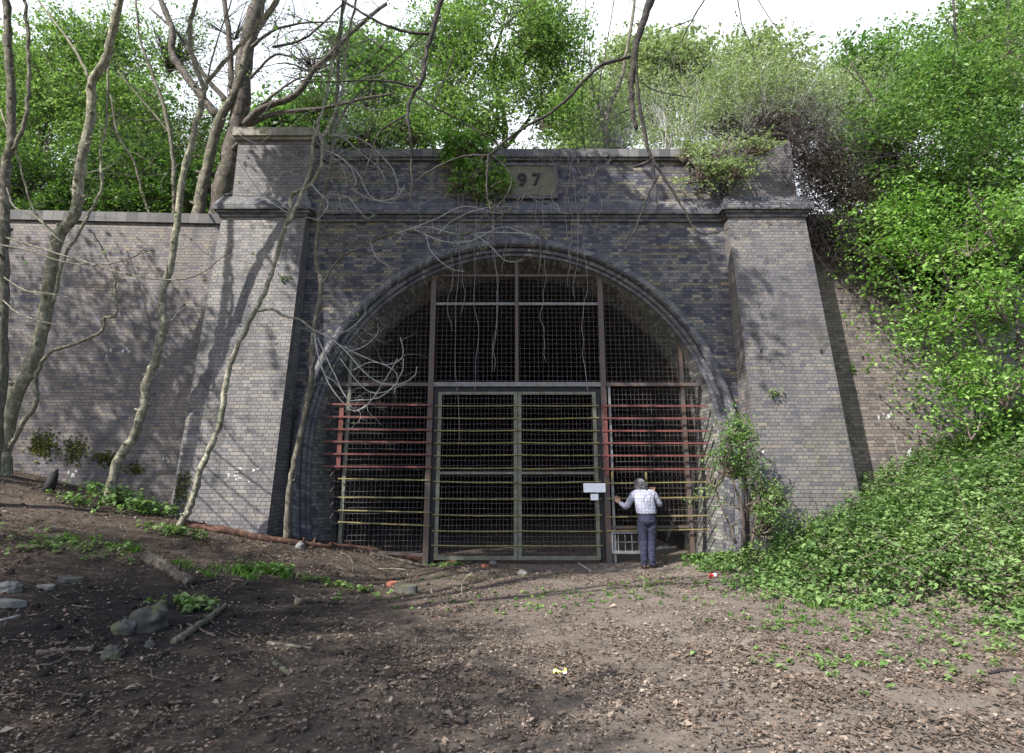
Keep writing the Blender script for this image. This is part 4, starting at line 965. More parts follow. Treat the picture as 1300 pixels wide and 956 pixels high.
# trees beyond the walls --------------------------------------------------------------
def tree_behind(label, stems, Y, mat, blobs, nc, per, spd, size, lm, seed, twigs=0, twigmat='twig_brown', gap=-.1, nf=1.5, group=None, name='leafy_tree', up=.35, Lt=1.2, tdep=2, cat='tree'):
    c0 = at(*stems[0][0][0], Y); base = Vector((c0.x, c0.y, c0.z)); t = thing(name, base, label, cat, group)
    mb = MB(); g = random.Random(seed); sps = []
    for st in stems:
        sp, _ = px_tube(mb, st[0], st[3] if len(st) > 3 else Y, st[1], st[2]); sps.append(sp)
    for _ in range(twigs):
        sp = g.choice(sps); p = sp[g.randint(len(sp)//4, len(sp)-1)]
        grow(mb, p, Vector((g.gauss(0, .9), g.gauss(0, .5), g.gauss(.5, .7))), Lt*g.uniform(.5, 1.4), .012, tdep, g, .35, 0, 3)
    mb.build('trunk', M[mat], t, True)
    if blobs:
        P, Lf = crown_pts(blobs, nc, per, spd, seed, gap, nf)
        leaf_mesh('crown', Lf, size, M[lm], t, up)
        mb = MB()
        for p in P[::max(1, len(P)//160)]:
            b_ = min(blobs, key=lambda q: (q[0]-p[0])**2+(q[1]-p[1])**2+(q[2]-p[2])**2); c = Vector(b_[:3]); p = Vector(p)
            mb.tube(spline([c-Vector((0, 0, b_[5]*.6)), (c+p)/2-Vector((g.gauss(0, .1), 0, .15)), p], 3), list(np.linspace(.02, .004, 7)), 4, cap=False)
        mb.build('boughs', M[twigmat], t, True)
    return t
# the big one and its neighbour behind the left pilaster
tree_behind('large tree with thick brown trunk rising behind the left pilaster and dark spreading limbs', [
    ([(276, 290), (283, 240), (291, 208), (305, 138), (311, 69), (329, 0), (345, -60)], 29, 20),
    ([(311, 159), (332, 138), (374, 121), (401, 87), (429, 59), (450, 38), (490, 5)], 11, 5, 13.2), ([(312, 163), (346, 145), (408, 138), (450, 128), (500, 118)], 8, 3, 13.3),
    ([(277, 150), (249, 114), (232, 90), (218, 66), (218, 35), (204, 0), (195, -30)], 12, 7, 13.7), ([(296, 150), (294, 104), (291, 45), (284, 0), (280, -20)], 9, 6, 13.8),
    ([(290, 130), (262, 100), (244, 70), (225, 42), (190, 10)], 8, 3, 13.9), ([(318, 60), (345, 40), (380, 30), (430, 28)], 5, 2, 13.2), ([(330, 135), (350, 118), (380, 100), (420, 95)], 4, 2, 13.2),
    ([(346, 60), (385, 50), (420, 20), (450, -10)], 4, 2, 13.4), ([(318, 100), (350, 70), (385, 75), (440, 70)], 4, 2, 13.3)],
    13.6, 'bark_big', [blob(400, 60, 13.6, 90, 60), blob(300, 30, 14.2, 90, 40), blob(440, 130, 13.4, 50, 35), blob(220, 60, 14.5, 50, 60)], 420, 9, .16, .07, 'l_bright', 71, twigs=120, twigmat='bark_dark', gap=.0, Lt=1.3)
tree_behind('smaller grey trunk left of the large brown one, growing just behind the wing wall', [
    ([(250, 290), (256, 245), (263, 215), (277, 156), (301, 111), (318, 52), (346, 10), (370, -30)], 17, 6)], 13.4, 'bark_mid', None, 0, 0, 0, 0, None, 72, twigs=14)
tree_behind('thin upright grey stems among brambles behind the wing wall', [
    ([(222, 290), (220, 215), (216, 170), (203, 120), (190, 85), (178, 50), (172, 0)], 6, 3), ([(216, 170), (200, 150), (170, 115), (150, 90)], 3, 2), ([(196, 290), (180, 240), (170, 205), (150, 170), (140, 120)], 4, 2)], 13.9, 'bark_mid', None, 0, 0, 0, 0, None, 73, twigs=26)
# green crowns behind the left wing wall
tree_behind('bushy bright green tree behind the left wing wall', [([(110, 290), (115, 200), (120, 120), (110, 60)], 8, 3), ([(60, 290), (50, 200), (70, 120)], 6, 3)], 16.5, 'bark_dark',
    [blob(90, 90, 16.5, 75, 70), blob(150, 160, 16, 70, 60), blob(60, 180, 16.8, 60, 80), blob(130, 60, 17, 70, 45), blob(190, 120, 16.5, 50, 60), blob(20, 120, 17, 40, 90)], 2500, 17, .25, .095, 'l_green', 81, gap=-.12)
tree_behind('dark leafy undergrowth tree low behind the left wing wall', [([(150, 290), (155, 240), (150, 180)], 5, 2)], 15.2, 'bark_dark',
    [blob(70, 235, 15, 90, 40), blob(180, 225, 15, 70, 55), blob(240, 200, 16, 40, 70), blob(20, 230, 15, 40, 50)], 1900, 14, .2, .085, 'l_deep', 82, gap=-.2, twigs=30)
for k, (u, v, ru, rv, Yu, lab) in enumerate([(30, 258, 60, 22, 14.3, 'dark scrub just behind the wing wall coping at the far left'), (120, 262, 60, 20, 14.2, 'dark scrub behind the wing wall between the second trunk and the S-bend trunk'), (215, 255, 50, 28, 14.6, 'dark scrub behind the wing wall at the foot of the large brown trunk'),
                                     (430, 185, 60, 18, 14.0, 'low scrub along the parapet between left pilaster and central tree'), (1120, 225, 60, 40, 13.6, 'shady scrub behind the bramble mass above the right wing wall'), (1200, 250, 80, 30, 13.4, 'shady scrub under the right hand tree above the wing wall')]):
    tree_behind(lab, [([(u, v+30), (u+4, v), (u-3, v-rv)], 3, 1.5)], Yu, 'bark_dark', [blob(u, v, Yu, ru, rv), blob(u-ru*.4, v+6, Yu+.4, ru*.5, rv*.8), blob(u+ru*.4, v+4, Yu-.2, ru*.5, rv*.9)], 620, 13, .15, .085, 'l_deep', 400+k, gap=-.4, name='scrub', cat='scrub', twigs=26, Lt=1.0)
# centre
tree_behind('dense rounded green tree directly above the middle of the parapet', [([(640, 210), (640, 150), (625, 90), (640, 30)], 9, 4), ([(640, 190), (680, 140), (710, 100)], 5, 3), ([(630, 180), (590, 140), (570, 100)], 5, 3)], 14.6, 'bark_dark',
    [blob(640, 70, 14.8, 85, 70), blob(580, 120, 14.4, 62, 55), blob(690, 140, 14.2, 70, 45), blob(640, 10, 15, 70, 50), blob(620, 160, 14, 80, 30), blob(560, 60, 15, 45, 60), blob(690, 60, 15.2, 50, 70)], 2900, 17, .23, .088, 'l_green', 83, gap=-.18)
tree_behind('low green shrubs growing along the top of the parapet, left part', [([(470, 210), (475, 180), (470, 160)], 3, 2)], 13.5, 'bark_dark',
    [blob(460, 170, 13.6, 55, 28), blob(520, 165, 13.6, 45, 28), blob(410, 150, 15, 40, 40)], 700, 13, .13, .07, 'l_green', 84, gap=-.1, name='shrub', cat='shrub', twigs=14)
tree_behind('tall pale leaning trunk with thin light foliage right of the central green tree', [([(770, 210), (770, 150), (780, 120), (790, 95), (800, 40), (808, -10)], 8, 4), ([(744, 200), (738, 140), (742, 60), (744, -10)], 2.5, 1.5), ([(768, 180), (760, 120), (770, 60), (780, 0)], 2.5, 1.5), ([(772, 190), (764, 150), (752, 110), (748, 50)], 3, 1.5)], 15.5, 'bark_mid',
    [blob(790, 165, 16, 55, 45), blob(830, 140, 17, 50, 50), blob(760, 130, 17.5, 35, 50)], 900, 10, .2, .07, 'l_pale', 85, gap=.0, twigs=26, twigmat='twig_pale')
# distant woodland on the hill beyond, each tree on its own
far_lab = ['far left', 'second from the left', 'behind the big brown trunk', 'above the left pilaster', 'left of the central green tree', 'right of the central green tree', 'above the pale shrub', 'behind the bramble tangle', 'behind the right bank trees', 'far right']
for k, (u, v, ru, rv, lm) in enumerate([(30, 130, 80, 130, 'l_green'), (150, 140, 70, 110, 'l_bright'), (262, 215, 60, 60, 'l_deep'), (350, 165, 70, 45, 'l_bright'), (470, 110, 75, 75, 'l_bright'), (745, 140, 50, 70, 'l_pale'), (850, 92, 75, 75, 'l_pale'), (985, 105, 90, 80, 'l_pale'), (1110, 100, 80, 90, 'l_bright'), (1250, 90, 90, 130, 'l_green')]):
    Yf = 22+1.5*(k % 3); g = random.Random(200+k)
    bl = [blob(u, v, Yf, ru*.75, rv*.7)]+[blob(u+g.uniform(-.7, .7)*ru, v+g.uniform(-.6, .9)*rv, Yf+g.uniform(-1, 1), ru*.5, rv*.42) for _ in range(5)]
    tree_behind('distant hillside tree with blurred spring foliage, '+far_lab[k], [([(u, 270), (u+g.uniform(-8, 8), v+rv*.3), (u+g.uniform(-15, 15), v-rv*.4)], 6, 2)], Yf, 'bark_dark', bl, 1700, 11, .3, .17, lm, 210+k, gap=-.2, nf=.9, group='distant trees on the hill beyond the portal', twigs=14, Lt=2)
# right
pt = thing('blossoming_shrub', at(950, 220, 13.6), 'pale silvery green shrub mounded over the right end of the parapet', 'shrub')
P, Lf = crown_pts([blob(880, 160, 13.9, 60, 50), blob(960, 130, 14.2, 75, 52), blob(1030, 140, 14.2, 75, 50), blob(900, 110, 14.6, 60, 40), blob(1080, 130, 14.6, 70, 45), blob(1100, 180, 13.6, 60, 40), blob(840, 170, 14.2, 40, 35)], 3800, 12, .15, 91, gap=-.15)
leaf_mesh('foliage', Lf, .058, M['l_pale'], pt, .3)
mb = MB(); g = random.Random(92)
for k in range(190):
    u = g.uniform(840, 1120); p = at(u, 215, g.uniform(13.2, 14.4)); grow(mb, p, Vector((g.gauss(0, .35), g.gauss(-.05, .2), 1)), g.uniform(1.2, 2.9), .009, 2, g, .22, 0, 2)
mb.build('stems', M['twig_pale'], pt, True)
tt = thing('bramble_tangle', at(990, 210, 12.3), 'dark brown mass of dead tangled stems hanging over the right pilaster', 'bramble')
mb = MB(); g = random.Random(93)
for k in range(430):
    u = g.gauss(1000, 45); v = g.gauss(165, 22)
    if u < 1000 and v > 180: continue
    p = at(u, v, g.uniform(11.5, 13.2)); grow(mb, p, Vector((g.gauss(.2, .7), g.gauss(-.3, .5), g.gauss(-.35, .6))), g.uniform(.5, 1.4), .006, 1, g, .35, -.07, 3)
for k in range(300):
    t_ = g.random(); u = 1000+t_*90+g.gauss(0, 18); v = 200+t_*90+g.gauss(0, 22)
    p = at(u, v, g.uniform(11.3, 12.5)); grow(mb, p, Vector((g.gauss(.1, .7), g.gauss(-.2, .4), g.gauss(-.6, .6))), g.uniform(.5, 1.3), .006, 1, g, .35, -.08, 3)
mb.build('stems', M['twig_dark'], tt, True)
P, Lf = crown_pts([blob(1010, 190, 12.4, 60, 30), blob(1065, 255, 12.0, 40, 50), blob(960, 170, 12.4, 60, 18), blob(1100, 310, 12.2, 50, 25), blob(1040, 215, 11.9, 32, 30)], 1500, 12, .12, 94, gap=-.4)
leaf_mesh('dead_foliage', Lf, .06, M['l_dead'], tt)
tree_behind('sunlit sprig of fresh pale leaves drooping over the parapet beside the right pilaster', [([(930, 170), (920, 190), (905, 205), (885, 215)], 3, 1.4), ([(925, 180), (935, 200), (945, 212)], 2, 1.2), ([(905, 195), (880, 200), (868, 215)], 2, 1)], 11.7, 'twig_brown',
    [blob(905, 200, 11.6, 44, 26, .3), blob(885, 218, 11.55, 34, 18, .25), blob(935, 215, 11.4, 26, 16, .2), blob(865, 195, 11.8, 30, 20, .3), blob(960, 185, 11.4, 30, 14, .2)], 520, 9, .07, .06, 'l_pale', 95, gap=-.3, name='hanging_sprig', cat='plant', twigs=6, Lt=.4, tdep=1)
tree_behind('tall green tree with fine dark stems at the top right above the wing wall', [([(1230, 300), (1222, 200), (1215, 100), (1210, 0)], 6, 3), ([(1150, 290), (1130, 200), (1110, 130), (1080, 80)], 5, 2), ([(1290, 280), (1285, 150), (1280, 40), (1282, -20)], 5, 3), ([(1180, 290), (1170, 220), (1130, 170), (1110, 140)], 4, 2)], 12.9, 'bark_dark',
    [blob(1200, 120, 13, 80, 80), blob(1270, 90, 13, 60, 110), blob(1150, 190, 12.8, 75, 60), blob(1230, 30, 13.5, 70, 50), blob(1250, 200, 12.6, 75, 60), blob(1110, 170, 13.2, 50, 50)], 2100, 17, .25, .085, 'l_bright', 96, gap=.0, twigs=50)
tree_behind('leafy shrub sprawling down the right bank in front of the brown wing wall', [([(1300, 600), (1270, 500), (1240, 420), (1200, 350)], 7, 3), ([(1310, 560), (1290, 400), (1260, 300), (1230, 240)], 6, 3), ([(1270, 510), (1220, 480), (1180, 460)], 3, 1.5), ([(1240, 420), (1190, 400), (1150, 372)], 3, 1.3)], 10.3, 'bark_dark',
    [blob(1225, 300, 10.6, 75, 45), blob(1270, 370, 10.2, 65, 70), blob(1170, 315, 11, 60, 32), blob(1200, 400, 10.4, 55, 40), blob(1270, 480, 10, 60, 65), blob(1215, 470, 10.2, 45, 40), blob(1230, 540, 10, 60, 30), blob(1145, 275, 11.4, 45, 30), blob(1280, 270, 10.4, 50, 45), blob(1160, 380, 10.4, 30, 12)], 780, 22, .27, .08, 'l_fresh', 97, gap=.1, nf=1.6, name='leafy_shrub', cat='shrub', twigs=30, Lt=.8)
tree_behind('deep green ivy covered growth in the dark hollow behind the right bank shrub', [([(1240, 560), (1235, 400), (1225, 280)], 5, 3)], 11.6, 'bark_dark',
    [blob(1240, 335, 11.7, 85, 60, .5), blob(1285, 440, 11.5, 40, 70, .5), blob(1130, 295, 11.9, 60, 22, .3), blob(1210, 240, 12, 100, 50, .6)], 2700, 13, .16, .08, 'l_deep', 98, gap=-.25, name='ivy_growth', cat='ivy', twigs=20)
# small leafy shrub at the foot of the right pilaster
tree_behind('small airy shrub with light leaves at the foot of the right pilaster', [([(945, 690), (940, 640), (925, 590), (930, 545)], 4, 2), ([(955, 690), (965, 640), (985, 610)], 3, 1.5), ([(935, 690), (915, 640), (900, 610)], 3, 1.5), ([(950, 660), (945, 600), (955, 560)], 3, 1.2)], 10.6, 'twig_brown',
    [blob(930, 580, 10.6, 32, 45), blob(950, 625, 10.6, 42, 40), blob(905, 600, 10.6, 22, 35), blob(980, 620, 10.5, 28, 22), blob(935, 545, 10.6, 18, 20), blob(960, 660, 10.5, 40, 30)], 520, 10, .08, .05, 'l_bright', 99, gap=-.1, nf=3, name='small_shrub', cat='shrub', twigs=20, Lt=.5, tdep=1)
# parapet ivy over the plaque
tree_behind('bright green ivy tuft spilling over the parapet and the date plaque', [([(610, 195), (605, 215), (598, 240)], 3, 1.5), ([(590, 190), (580, 205), (575, 215)], 2, 1.2)], 11.75, 'twig_brown',
    [blob(590, 186, 11.66, 36, 20, .22), blob(602, 212, 11.70, 22, 20, .14), blob(624, 224, 11.76, 14, 20, .10), blob(583, 226, 11.72, 11, 13, .1), blob(606, 240, 11.74, 9, 12, .1), blob(633, 214, 11.74, 10, 13, .1), blob(637, 232, 11.74, 10, 14, .1), blob(622, 234, 11.76, 12, 14, .1)], 560, 8, .06, .088, 'l_fresh', 101, gap=-.3, name='ivy_tuft', cat='ivy', twigs=5, Lt=.4, tdep=1)
# root and vine mass on the parapet, hanging vines
g = random.Random(55)
t = thing('root_tangle', at(690, 196, 11.85), 'tangle of pale dry roots draped over the parapet right of the date plaque', 'roots')
mb = MB()
for k in range(75):
    u = g.gauss(712, 32); p = at(u, 192+g.gauss(0, 2), g.uniform(11.72, 11.86)); grow(mb, p, Vector((g.gauss(0, .9), -.05, g.gauss(-.5, .5))), g.uniform(.3, .9), .005, 1, g, .4, -.09, 2)
mb.build('roots', M['vine'], t, True)
vl = [('long', 690, 195, 320), ('', 684, 195, 350), ('', 724, 198, 330), ('', 731, 196, 380), ('', 738, 200, 300), ('', 748, 205, 290), ('', 580, 215, 560), ('', 586, 230, 400), ('', 604, 235, 500), ('', 628, 240, 470), ('', 630, 300, 472), ('', 572, 300, 420), ('', 742, 300, 500), ('', 690, 330, 460), ('', 720, 205, 365), ('', 640, 250, 345), ('', 760, 210, 300), ('', 704, 200, 262)]
for k, (_, u, v0, v1) in enumerate(vl):
    p0_ = at(u, v0, 11.80); t = thing('hanging_vine', p0_, 'thin bare vine hanging straight down from the parapet across the arch', 'vine', 'thin vines hanging from the parapet')
    m_ = MB(); pts = []; n = 12
    for i in range(n+1):
        v = v0+(v1-v0)*i/n; q = at(u+g.gauss(0, 1.2)+3*math.sin(i*.7+k), v, 11.80); pts.append(q)
    m_.tube(spline(pts, 2), .0065, 4); m_.build('stem', M['vine'], t, True)
# curly bare boughs before the portal: attached to saplings 4 and 5 above
# tiny wall plants
for u, v, Yp, lab in ((358, 352, 11.5, 'small yellow flowered plant rooted in a joint of the left pilaster'), (983, 500, 11.33, 'tiny fern rooted in a joint of the right pilaster'), (1083, 470, 12.3, 'small tuft rooted in the shaded wing wall beside the right pilaster')):
    c = at(u, v, Yp); yy = pil_y(c.z) if u < 1050 else wface(c.z); t = thing('wall_plant', (c.x, yy, c.z), lab, 'plant')
    gg = np.random.default_rng(u); pts = np.array([c.x, yy-.05, c.z])+gg.normal(size=(34, 3))*np.array([.06, .03, .06]); leaf_mesh('foliage', pts, .06, M['l_green'], t)
    m_ = MB()
    for k in range(6): m_.tube([(c.x, yy+.01, c.z-.03), (c.x+g.gauss(0, .03), yy-.05, c.z+.02), (c.x+g.gauss(0, .06), yy-.08, c.z+g.uniform(0, .08))], .003, 3)
    m_.build('stems', M['twig_brown'], t)
# moss clumps at the foot of the left wing wall
for u, v, su, sv, n, lab in ((50, 565, 16, 14, 500, 'dark moss and weeds on the wing wall base nearest the left edge'), (90, 572, 14, 14, 350, 'mossy patch on the wing wall between the two left trunks'), (130, 582, 14, 8, 260, 'yellow green moss along a brick course behind the curved trunk'), (165, 595, 10, 7, 150, 'small yellowish moss cushion right of the S-bend trunk base')):
    c = at(u, v, 12.05); t = thing('moss_patch', c, lab, 'moss'); gg = np.random.default_rng(u)
    pu = gg.normal(size=n)*su*.6+u; pv = gg.normal(size=n)*sv*.6+v; pts = []
    for a_, b_ in zip(pu, pv):
        q = at(a_, b_, 12.0); pts.append((q.x, wface(q.z)-.05*abs(q.x+6.15)-.01, q.z))
    leaf_mesh('moss', pts, .055, M['moss'], t)
c = at(222, 620, 11.3); t = thing('moss_patch', c, 'dark green moss stain on the outer corner of the left pilaster base', 'moss'); gg = np.random.default_rng(9)
pts = []
for k in range(420):
    q = at(gg.normal()*7+226, gg.normal()*13+622, 11.15)
    if q.x > -6.2: pts.append((q.x, pil_y(q.z)-.008, q.z))
leaf_mesh('moss', pts, .05, M['moss'], t)

# ------------------------------------------------------------------ ground cover
def nettle_cov(x, y):
    x0 = 3.75+1.9*smooth(9.6, 6.2, y)+.35*math.sin(y*1.9)+.2*math.sin(y*4.3)
    if y > 11.0 and x < 4.3: return x > 3.35 and y < 12.0
    return x > x0
gn = np.random.default_rng(31); pts = []; nr = []; stems = MB(); cnt = 0
for k in range(27000):
    y = gn.uniform(4.6, 12.0); x = gn.uniform(3.3, 11.5)
    x0_ = x+gn.normal()*.22
    if not nettle_cov(x0_, y): continue
    if x > 4.3 and y > 11.0 and x < 6.4: continue
    if y > 11.9: continue
    cnt += 1
    if cnt > 7500: break
    z = H(x, y); edge = min(1, max(.22, (x-3.6-1.9*smooth(9.6, 6.2, y))/1.2)); h = gn.uniform(.22, .62)*edge; lean = gn.normal(size=2)*.12
    nl = int(6+h*26)
    for i in range(nl):
        t_ = (i+1)/nl; ang = i*2.4+gn.uniform(0, 6); rr = .075*(1.15-t_*.7)
        pts.append((x+lean[0]*t_+rr*math.cos(ang), y+lean[1]*t_+rr*math.sin(ang), z+h*(.15+.85*t_))); nr.append((math.cos(ang)*.5+gn.normal()*.25, math.sin(ang)*.5+gn.normal()*.25, 1))
    if k % 5 == 0: stems.tube([(x, y, z), (x+lean[0]*.5, y+lean[1]*.5, z+h*.5), (x+lean[0], y+lean[1], z+h)], .004, 3, cap=False)
o = leaf_mesh('nettles', pts, .064*np.repeat(np.exp(gn.normal(0, .16, len(pts)//6+1)), 6)[:len(pts)], M['l_nettle'], None, aspect=.62, nrm=np.array(nr)); tag(o, 'thick bed of green nettles covering the right bank', 'nettles', kind='stuff')
mb = MB(); g = random.Random(66)
for k in range(120):
    y = g.uniform(6.2, 11.4); x = g.uniform(4.4, 8); p = (x, y, H(x, y)+g.uniform(.3, .6)); grow(mb, p, Vector((g.gauss(0, 1), g.gauss(0, .6), g.gauss(.15, .3))), g.uniform(.4, 1.2), .006, 0, g, .2, -.03)
o = mb.build('dead_canes', M['twig_brown'], None, True); tag(o, 'dry bent canes scattered through the nettle bed', 'canes', kind='stuff')
# leaf litter
gl = np.random.default_rng(41); pts = []; nr = []
n = 0
while n < 120000:
    y = 2.2+10.0*gl.uniform()**1.35; x = gl.uniform(-1.05, 1.05)*(y*.95+1.2)
    if x > 9 or x < -11.5: continue
    dens = max(.12, .5+.4*nz2(x, y, 12, 1.1)+.35*nz2(x, y, 13, 4.5))
    if x < -1.0: dens *= .62
    shade_patch = math.exp(-((x+3.6)**2/3.2+(y-6.6)**2/2.2)); dens *= 1-.85*shade_patch  # litter thinned over the painted shade patch
    if gl.uniform() > dens: continue
    if y > 11.0 and (x < -4.4 or x > 4.6): 
        if y > 11.95 or -6.25 < x < -4.42 or 4.6 < x < 6.45: continue
    pts.append((x, y, H(x, y)+gl.uniform(.002, .03))); n += 1
nr = gl.normal(size=(n, 3))*.27; nr[:, 2] = 1
o = leaf_mesh('leaf_litter', pts, np.where(gl.uniform(size=n) < .14, .046, .025), M['litter'], None, nrm=nr, aspect=.6); tag(o, 'brown dead leaves and twigs littering the woodland floor', 'leaf litter', kind='stuff')
# small twigs in the litter
mb = MB(); g = random.Random(12)
for k in range(900):
    y = 3+9*g.random()**1.3; x = g.uniform(-1, 1)*(y*.9+1); 
    if x > 7 or (y > 10.9 and abs(x) > 4.2): continue
    a = g.uniform(0, 6.28); l = g.uniform(.06, .3); q = [(x+math.cos(a)*l*(t_-.5), y+math.sin(a)*l*(t_-.5)+g.gauss(0, .01), 0) for t_ in (0, .5, 1)]
    mb.tube([(p[0], p[1], H(p[0], p[1])+.012+g.uniform(0, .015)) for p in q], g.uniform(.002, .006), 4)
o = mb.build('twig_litter', M['twig_brown'], None, True); tag(o, 'small broken twigs strewn over the ground', 'twigs', kind='stuff')
# clods
mb = MB()
for k in range(900):
    y = 3+9*g.random()**1.3; x = g.uniform(-1, 1)*(y*.9+1)
    if x > 5 or (y > 10.9 and abs(x) > 4.2): continue
    if x > 0 and g.random() < .5: continue
    r = g.uniform(.012, .05); mb.ellipsoid((x, y, H(x, y)+r*.2), (r*g.uniform(.8, 1.5), r*g.uniform(.8, 1.3), r*.7), 7, 5, noise=.09, rng=g)
o = mb.build('clods', M['ground'], None, True); tag(o, 'crumbs of dark earth on the ground', 'soil', kind='stuff')
# low weeds (uncountable seedlings) and grass
def weeds(cx, cy, sx, sy, n, size, hgt, seed):
    gg = np.random.default_rng(seed); out = []; nn = []
    for k in range(n):
        x = cx+gg.normal()*sx; y = cy+gg.normal()*sy
        if y > 12.12: y = 12.12-abs(gg.normal())*.1
        z = H(x, y)
        for i in range(6):
            a = gg.uniform(0, 6.28); r = gg.uniform(.2, 1)*size*.9
            out.append((x+math.cos(a)*r, y+math.sin(a)*r, z+gg.uniform(.2, 1)*hgt)); nn.append((math.cos(a)*.5, math.sin(a)*.5, 1))
    return out, nn
W = []; WN = []
for (u, v, sx, sy, n, s, h) in ((1010, 790, .5, .35, 60, .045, .05), (1080, 770, .35, .4, 40, .04, .05), (1030, 840, .3, .2, 25, .04, .04), (980, 745, .8, .4, 60, .035, .04), (780, 755, .9, .35, 70, .03, .03), (850, 740, .5, .3, 35, .03, .04),
                                (690, 770, .4, .3, 25, .03, .03), (1120, 730, .7, .4, 90, .04, .06), (1180, 800, .5, .5, 70, .04, .06), (940, 720, .5, .2, 70, .035, .06), (1280, 830, .25, .2, 30, .05, .08), (1220, 770, .6, .4, 90, .045, .07), (1060, 735, .8, .2, 70, .04, .06), (1150, 850, .5, .3, 40, .04, .05), (610, 735, .5, .2, 16, .03, .03), (500, 765, .8, .3, 18, .03, .03)):
    p = ghit(u, v); a_, b_ = weeds(p.x, p.y, sx, sy, n, s, h, u+v); W += a_; WN += b_
o = leaf_mesh('ground_weeds', W, .05, M['l_bright'], None, nrm=np.array(WN)); tag(o, 'sparse green seedlings and low weeds on the bare ground', 'weeds', kind='stuff')
def plant(name, u, v, sx, sy, n, size, hgt, seed, label, mat, cat='plant'):
    p = ghit(u, v); t = thing(name, p, label, cat); a_, b_ = weeds(p.x, p.y, sx, sy, n, size, hgt, seed)
    leaf_mesh('foliage', a_, size*1.25, M[mat], t, nrm=np.array(b_)+np.random.default_rng(seed).normal(size=(len(b_), 3))*.25)
    m_ = MB(); gg = random.Random(seed)
    for k in range(14):
        x = p.x+gg.gauss(0, sx*.7); y = p.y+gg.gauss(0, sy*.7); z = H(x, y); m_.tube([(x, y, z), (x+.02, y, z+hgt*.6), (x+gg.gauss(0, .04), y, z+hgt)], .003, 3)
    m_.build('stems', M['l_grass'], t)
plant('nettle_clump', 152, 640, .32, .2, 90, .07, .28, 1, 'nettle clump around the foot of the S-bend trunk', 'l_nettle')
plant('nettle_clump', 180, 652, .28, .16, 70, .07, .22, 2, 'nettle clump just right of the S-bend trunk foot', 'l_nettle')
plant('nettle_clump', 95, 640, .3, .15, 30, .06, .14, 3, 'thin nettle clump between the black stump and the S-bend trunk', 'l_nettle')
plant('fern_patch', 228, 681, .25, .1, 45, .06, .14, 4, 'low fresh greenery at the foot of the curved sapling on the left pilaster', 'l_green')
plant('weed_patch', 95, 700, .5, .2, 50, .055, .12, 5, 'green weed patch on the left slope below the black stump', 'l_green')
plant('weed_patch', 345, 728, .2, .12, 45, .06, .12, 6, 'leafy weed patch right of the grass tuft in the middle left ground', 'l_bright')
plant('weed_patch', 430, 745, .35, .15, 40, .05, .07, 7, 'low weeds near the broken slab and red brick', 'l_green')
plant('bramble_seedling', 236, 772, .12, .09, 16, .085, .12, 8, 'young broad leaved bramble beside the mossy boulder', 'l_nettle')
plant('weed_patch', 565, 714, .22, .06, 30, .045, .05, 9, 'small bright weeds at the foot of the gate near the rotten logs', 'l_bright')
plant('weed_patch', 905, 700, .45, .25, 190, .055, .16, 10, 'fresh green weeds fringing the nettles right of the person', 'l_bright')
def grass(u, v, sx, sy, n, h, seed, label):
    p = ghit(u, v); t = thing('grass_tuft', p, label, 'grass'); gg = random.Random(seed); m_ = MB(); cls = [(p.x+gg.gauss(0, sx), p.y+gg.gauss(0, sy), gg.uniform(.5, 1.2)) for _ in range(max(6, n//28))]
    for k in range(n):
        cl = gg.choice(cls); x = cl[0]+gg.gauss(0, .05); y = cl[1]+gg.gauss(0, .04); z = H(x, y); a = gg.uniform(0, 6.28); l = h*cl[2]*gg.uniform(.4, 1.2); dx = math.cos(a)*l*.5; dy = math.sin(a)*l*.5; w = .006; px_, py = -math.sin(a)*w, math.cos(a)*w
        m_.quad([(x-px_, y-py, z), (x+px_, y+py, z), (x+dx*.4+px_, y+dy*.4+py, z+l*.7), (x+dx*.4-px_, y+dy*.4-py, z+l*.7)]); m_.quad([(x+dx*.4-px_, y+dy*.4-py, z+l*.7), (x+dx*.4+px_, y+dy*.4+py, z+l*.7), (x+dx, y+dy, z+l*.85)])
    m_.build('blades', M['l_grass'], t)
grass(300, 728, .36, .13, 520, .13, 1, 'bright grass tuft in the middle of the left foreground')
grass(110, 690, .3, .12, 250, .12, 2, 'thin grass tuft on the left slope')
grass(1040, 775, .3, .2, 260, .10, 3, 'sparse grass tuft in the right foreground')
grass(1150, 718, .5, .2, 500, .12, 4, 'grass tuft along the front of the nettle bed')
grass(900, 715, .4, .12, 400, .09, 5, 'short grass tuft between the person and the nettles')

# logs, sticks, stones, litter
def log(name, pix, w, mat, label, cat='log', lift=.4, seed=0, ends=None):
    ps = [ghit(u, v) for u, v in pix]; gg = random.Random(seed); t = thing(name, ps[0], label, cat)
    dep = ps[len(ps)//2].y; r = w/2/F*dep*1.05; P2 = [p+Vector((0, 0, r*lift*2*.6)) for p in ps]
    sp = [Vector(q)+Vector((gg.gauss(0, r*.12), gg.gauss(0, r*.12), gg.gauss(0, r*.1))) for q in spline(P2, 6)]
    m_ = MB(); m_.tube(sp, [r*(1+gg.gauss(0, .12))*(1-.35*i/len(sp)) for i in range(len(sp))], 9); o = m_.build('stem', M[mat], t, True)
    if r > .025:
        for k in range(3):
            m_ = MB(); q = sp[gg.randint(2, len(sp)-3)]; m_.tube([q, q+Vector((gg.gauss(0, r), gg.gauss(0, r), r*1.6))], [r*.3, r*.15], 6); m_.build('stub', M[mat], o, True)
    return t
log('fallen_log', [(232, 668), (290, 678), (345, 688), (390, 694), (420, 697)], 10, 'rotten', 'long red-brown rotten trunk lying along the foot of the left pilaster', seed=1)
log('fallen_log', [(418, 694), (470, 700), (530, 712), (580, 716)], 7, 'rotten', 'crumbling red-brown log lying before the left grille panel', seed=2)
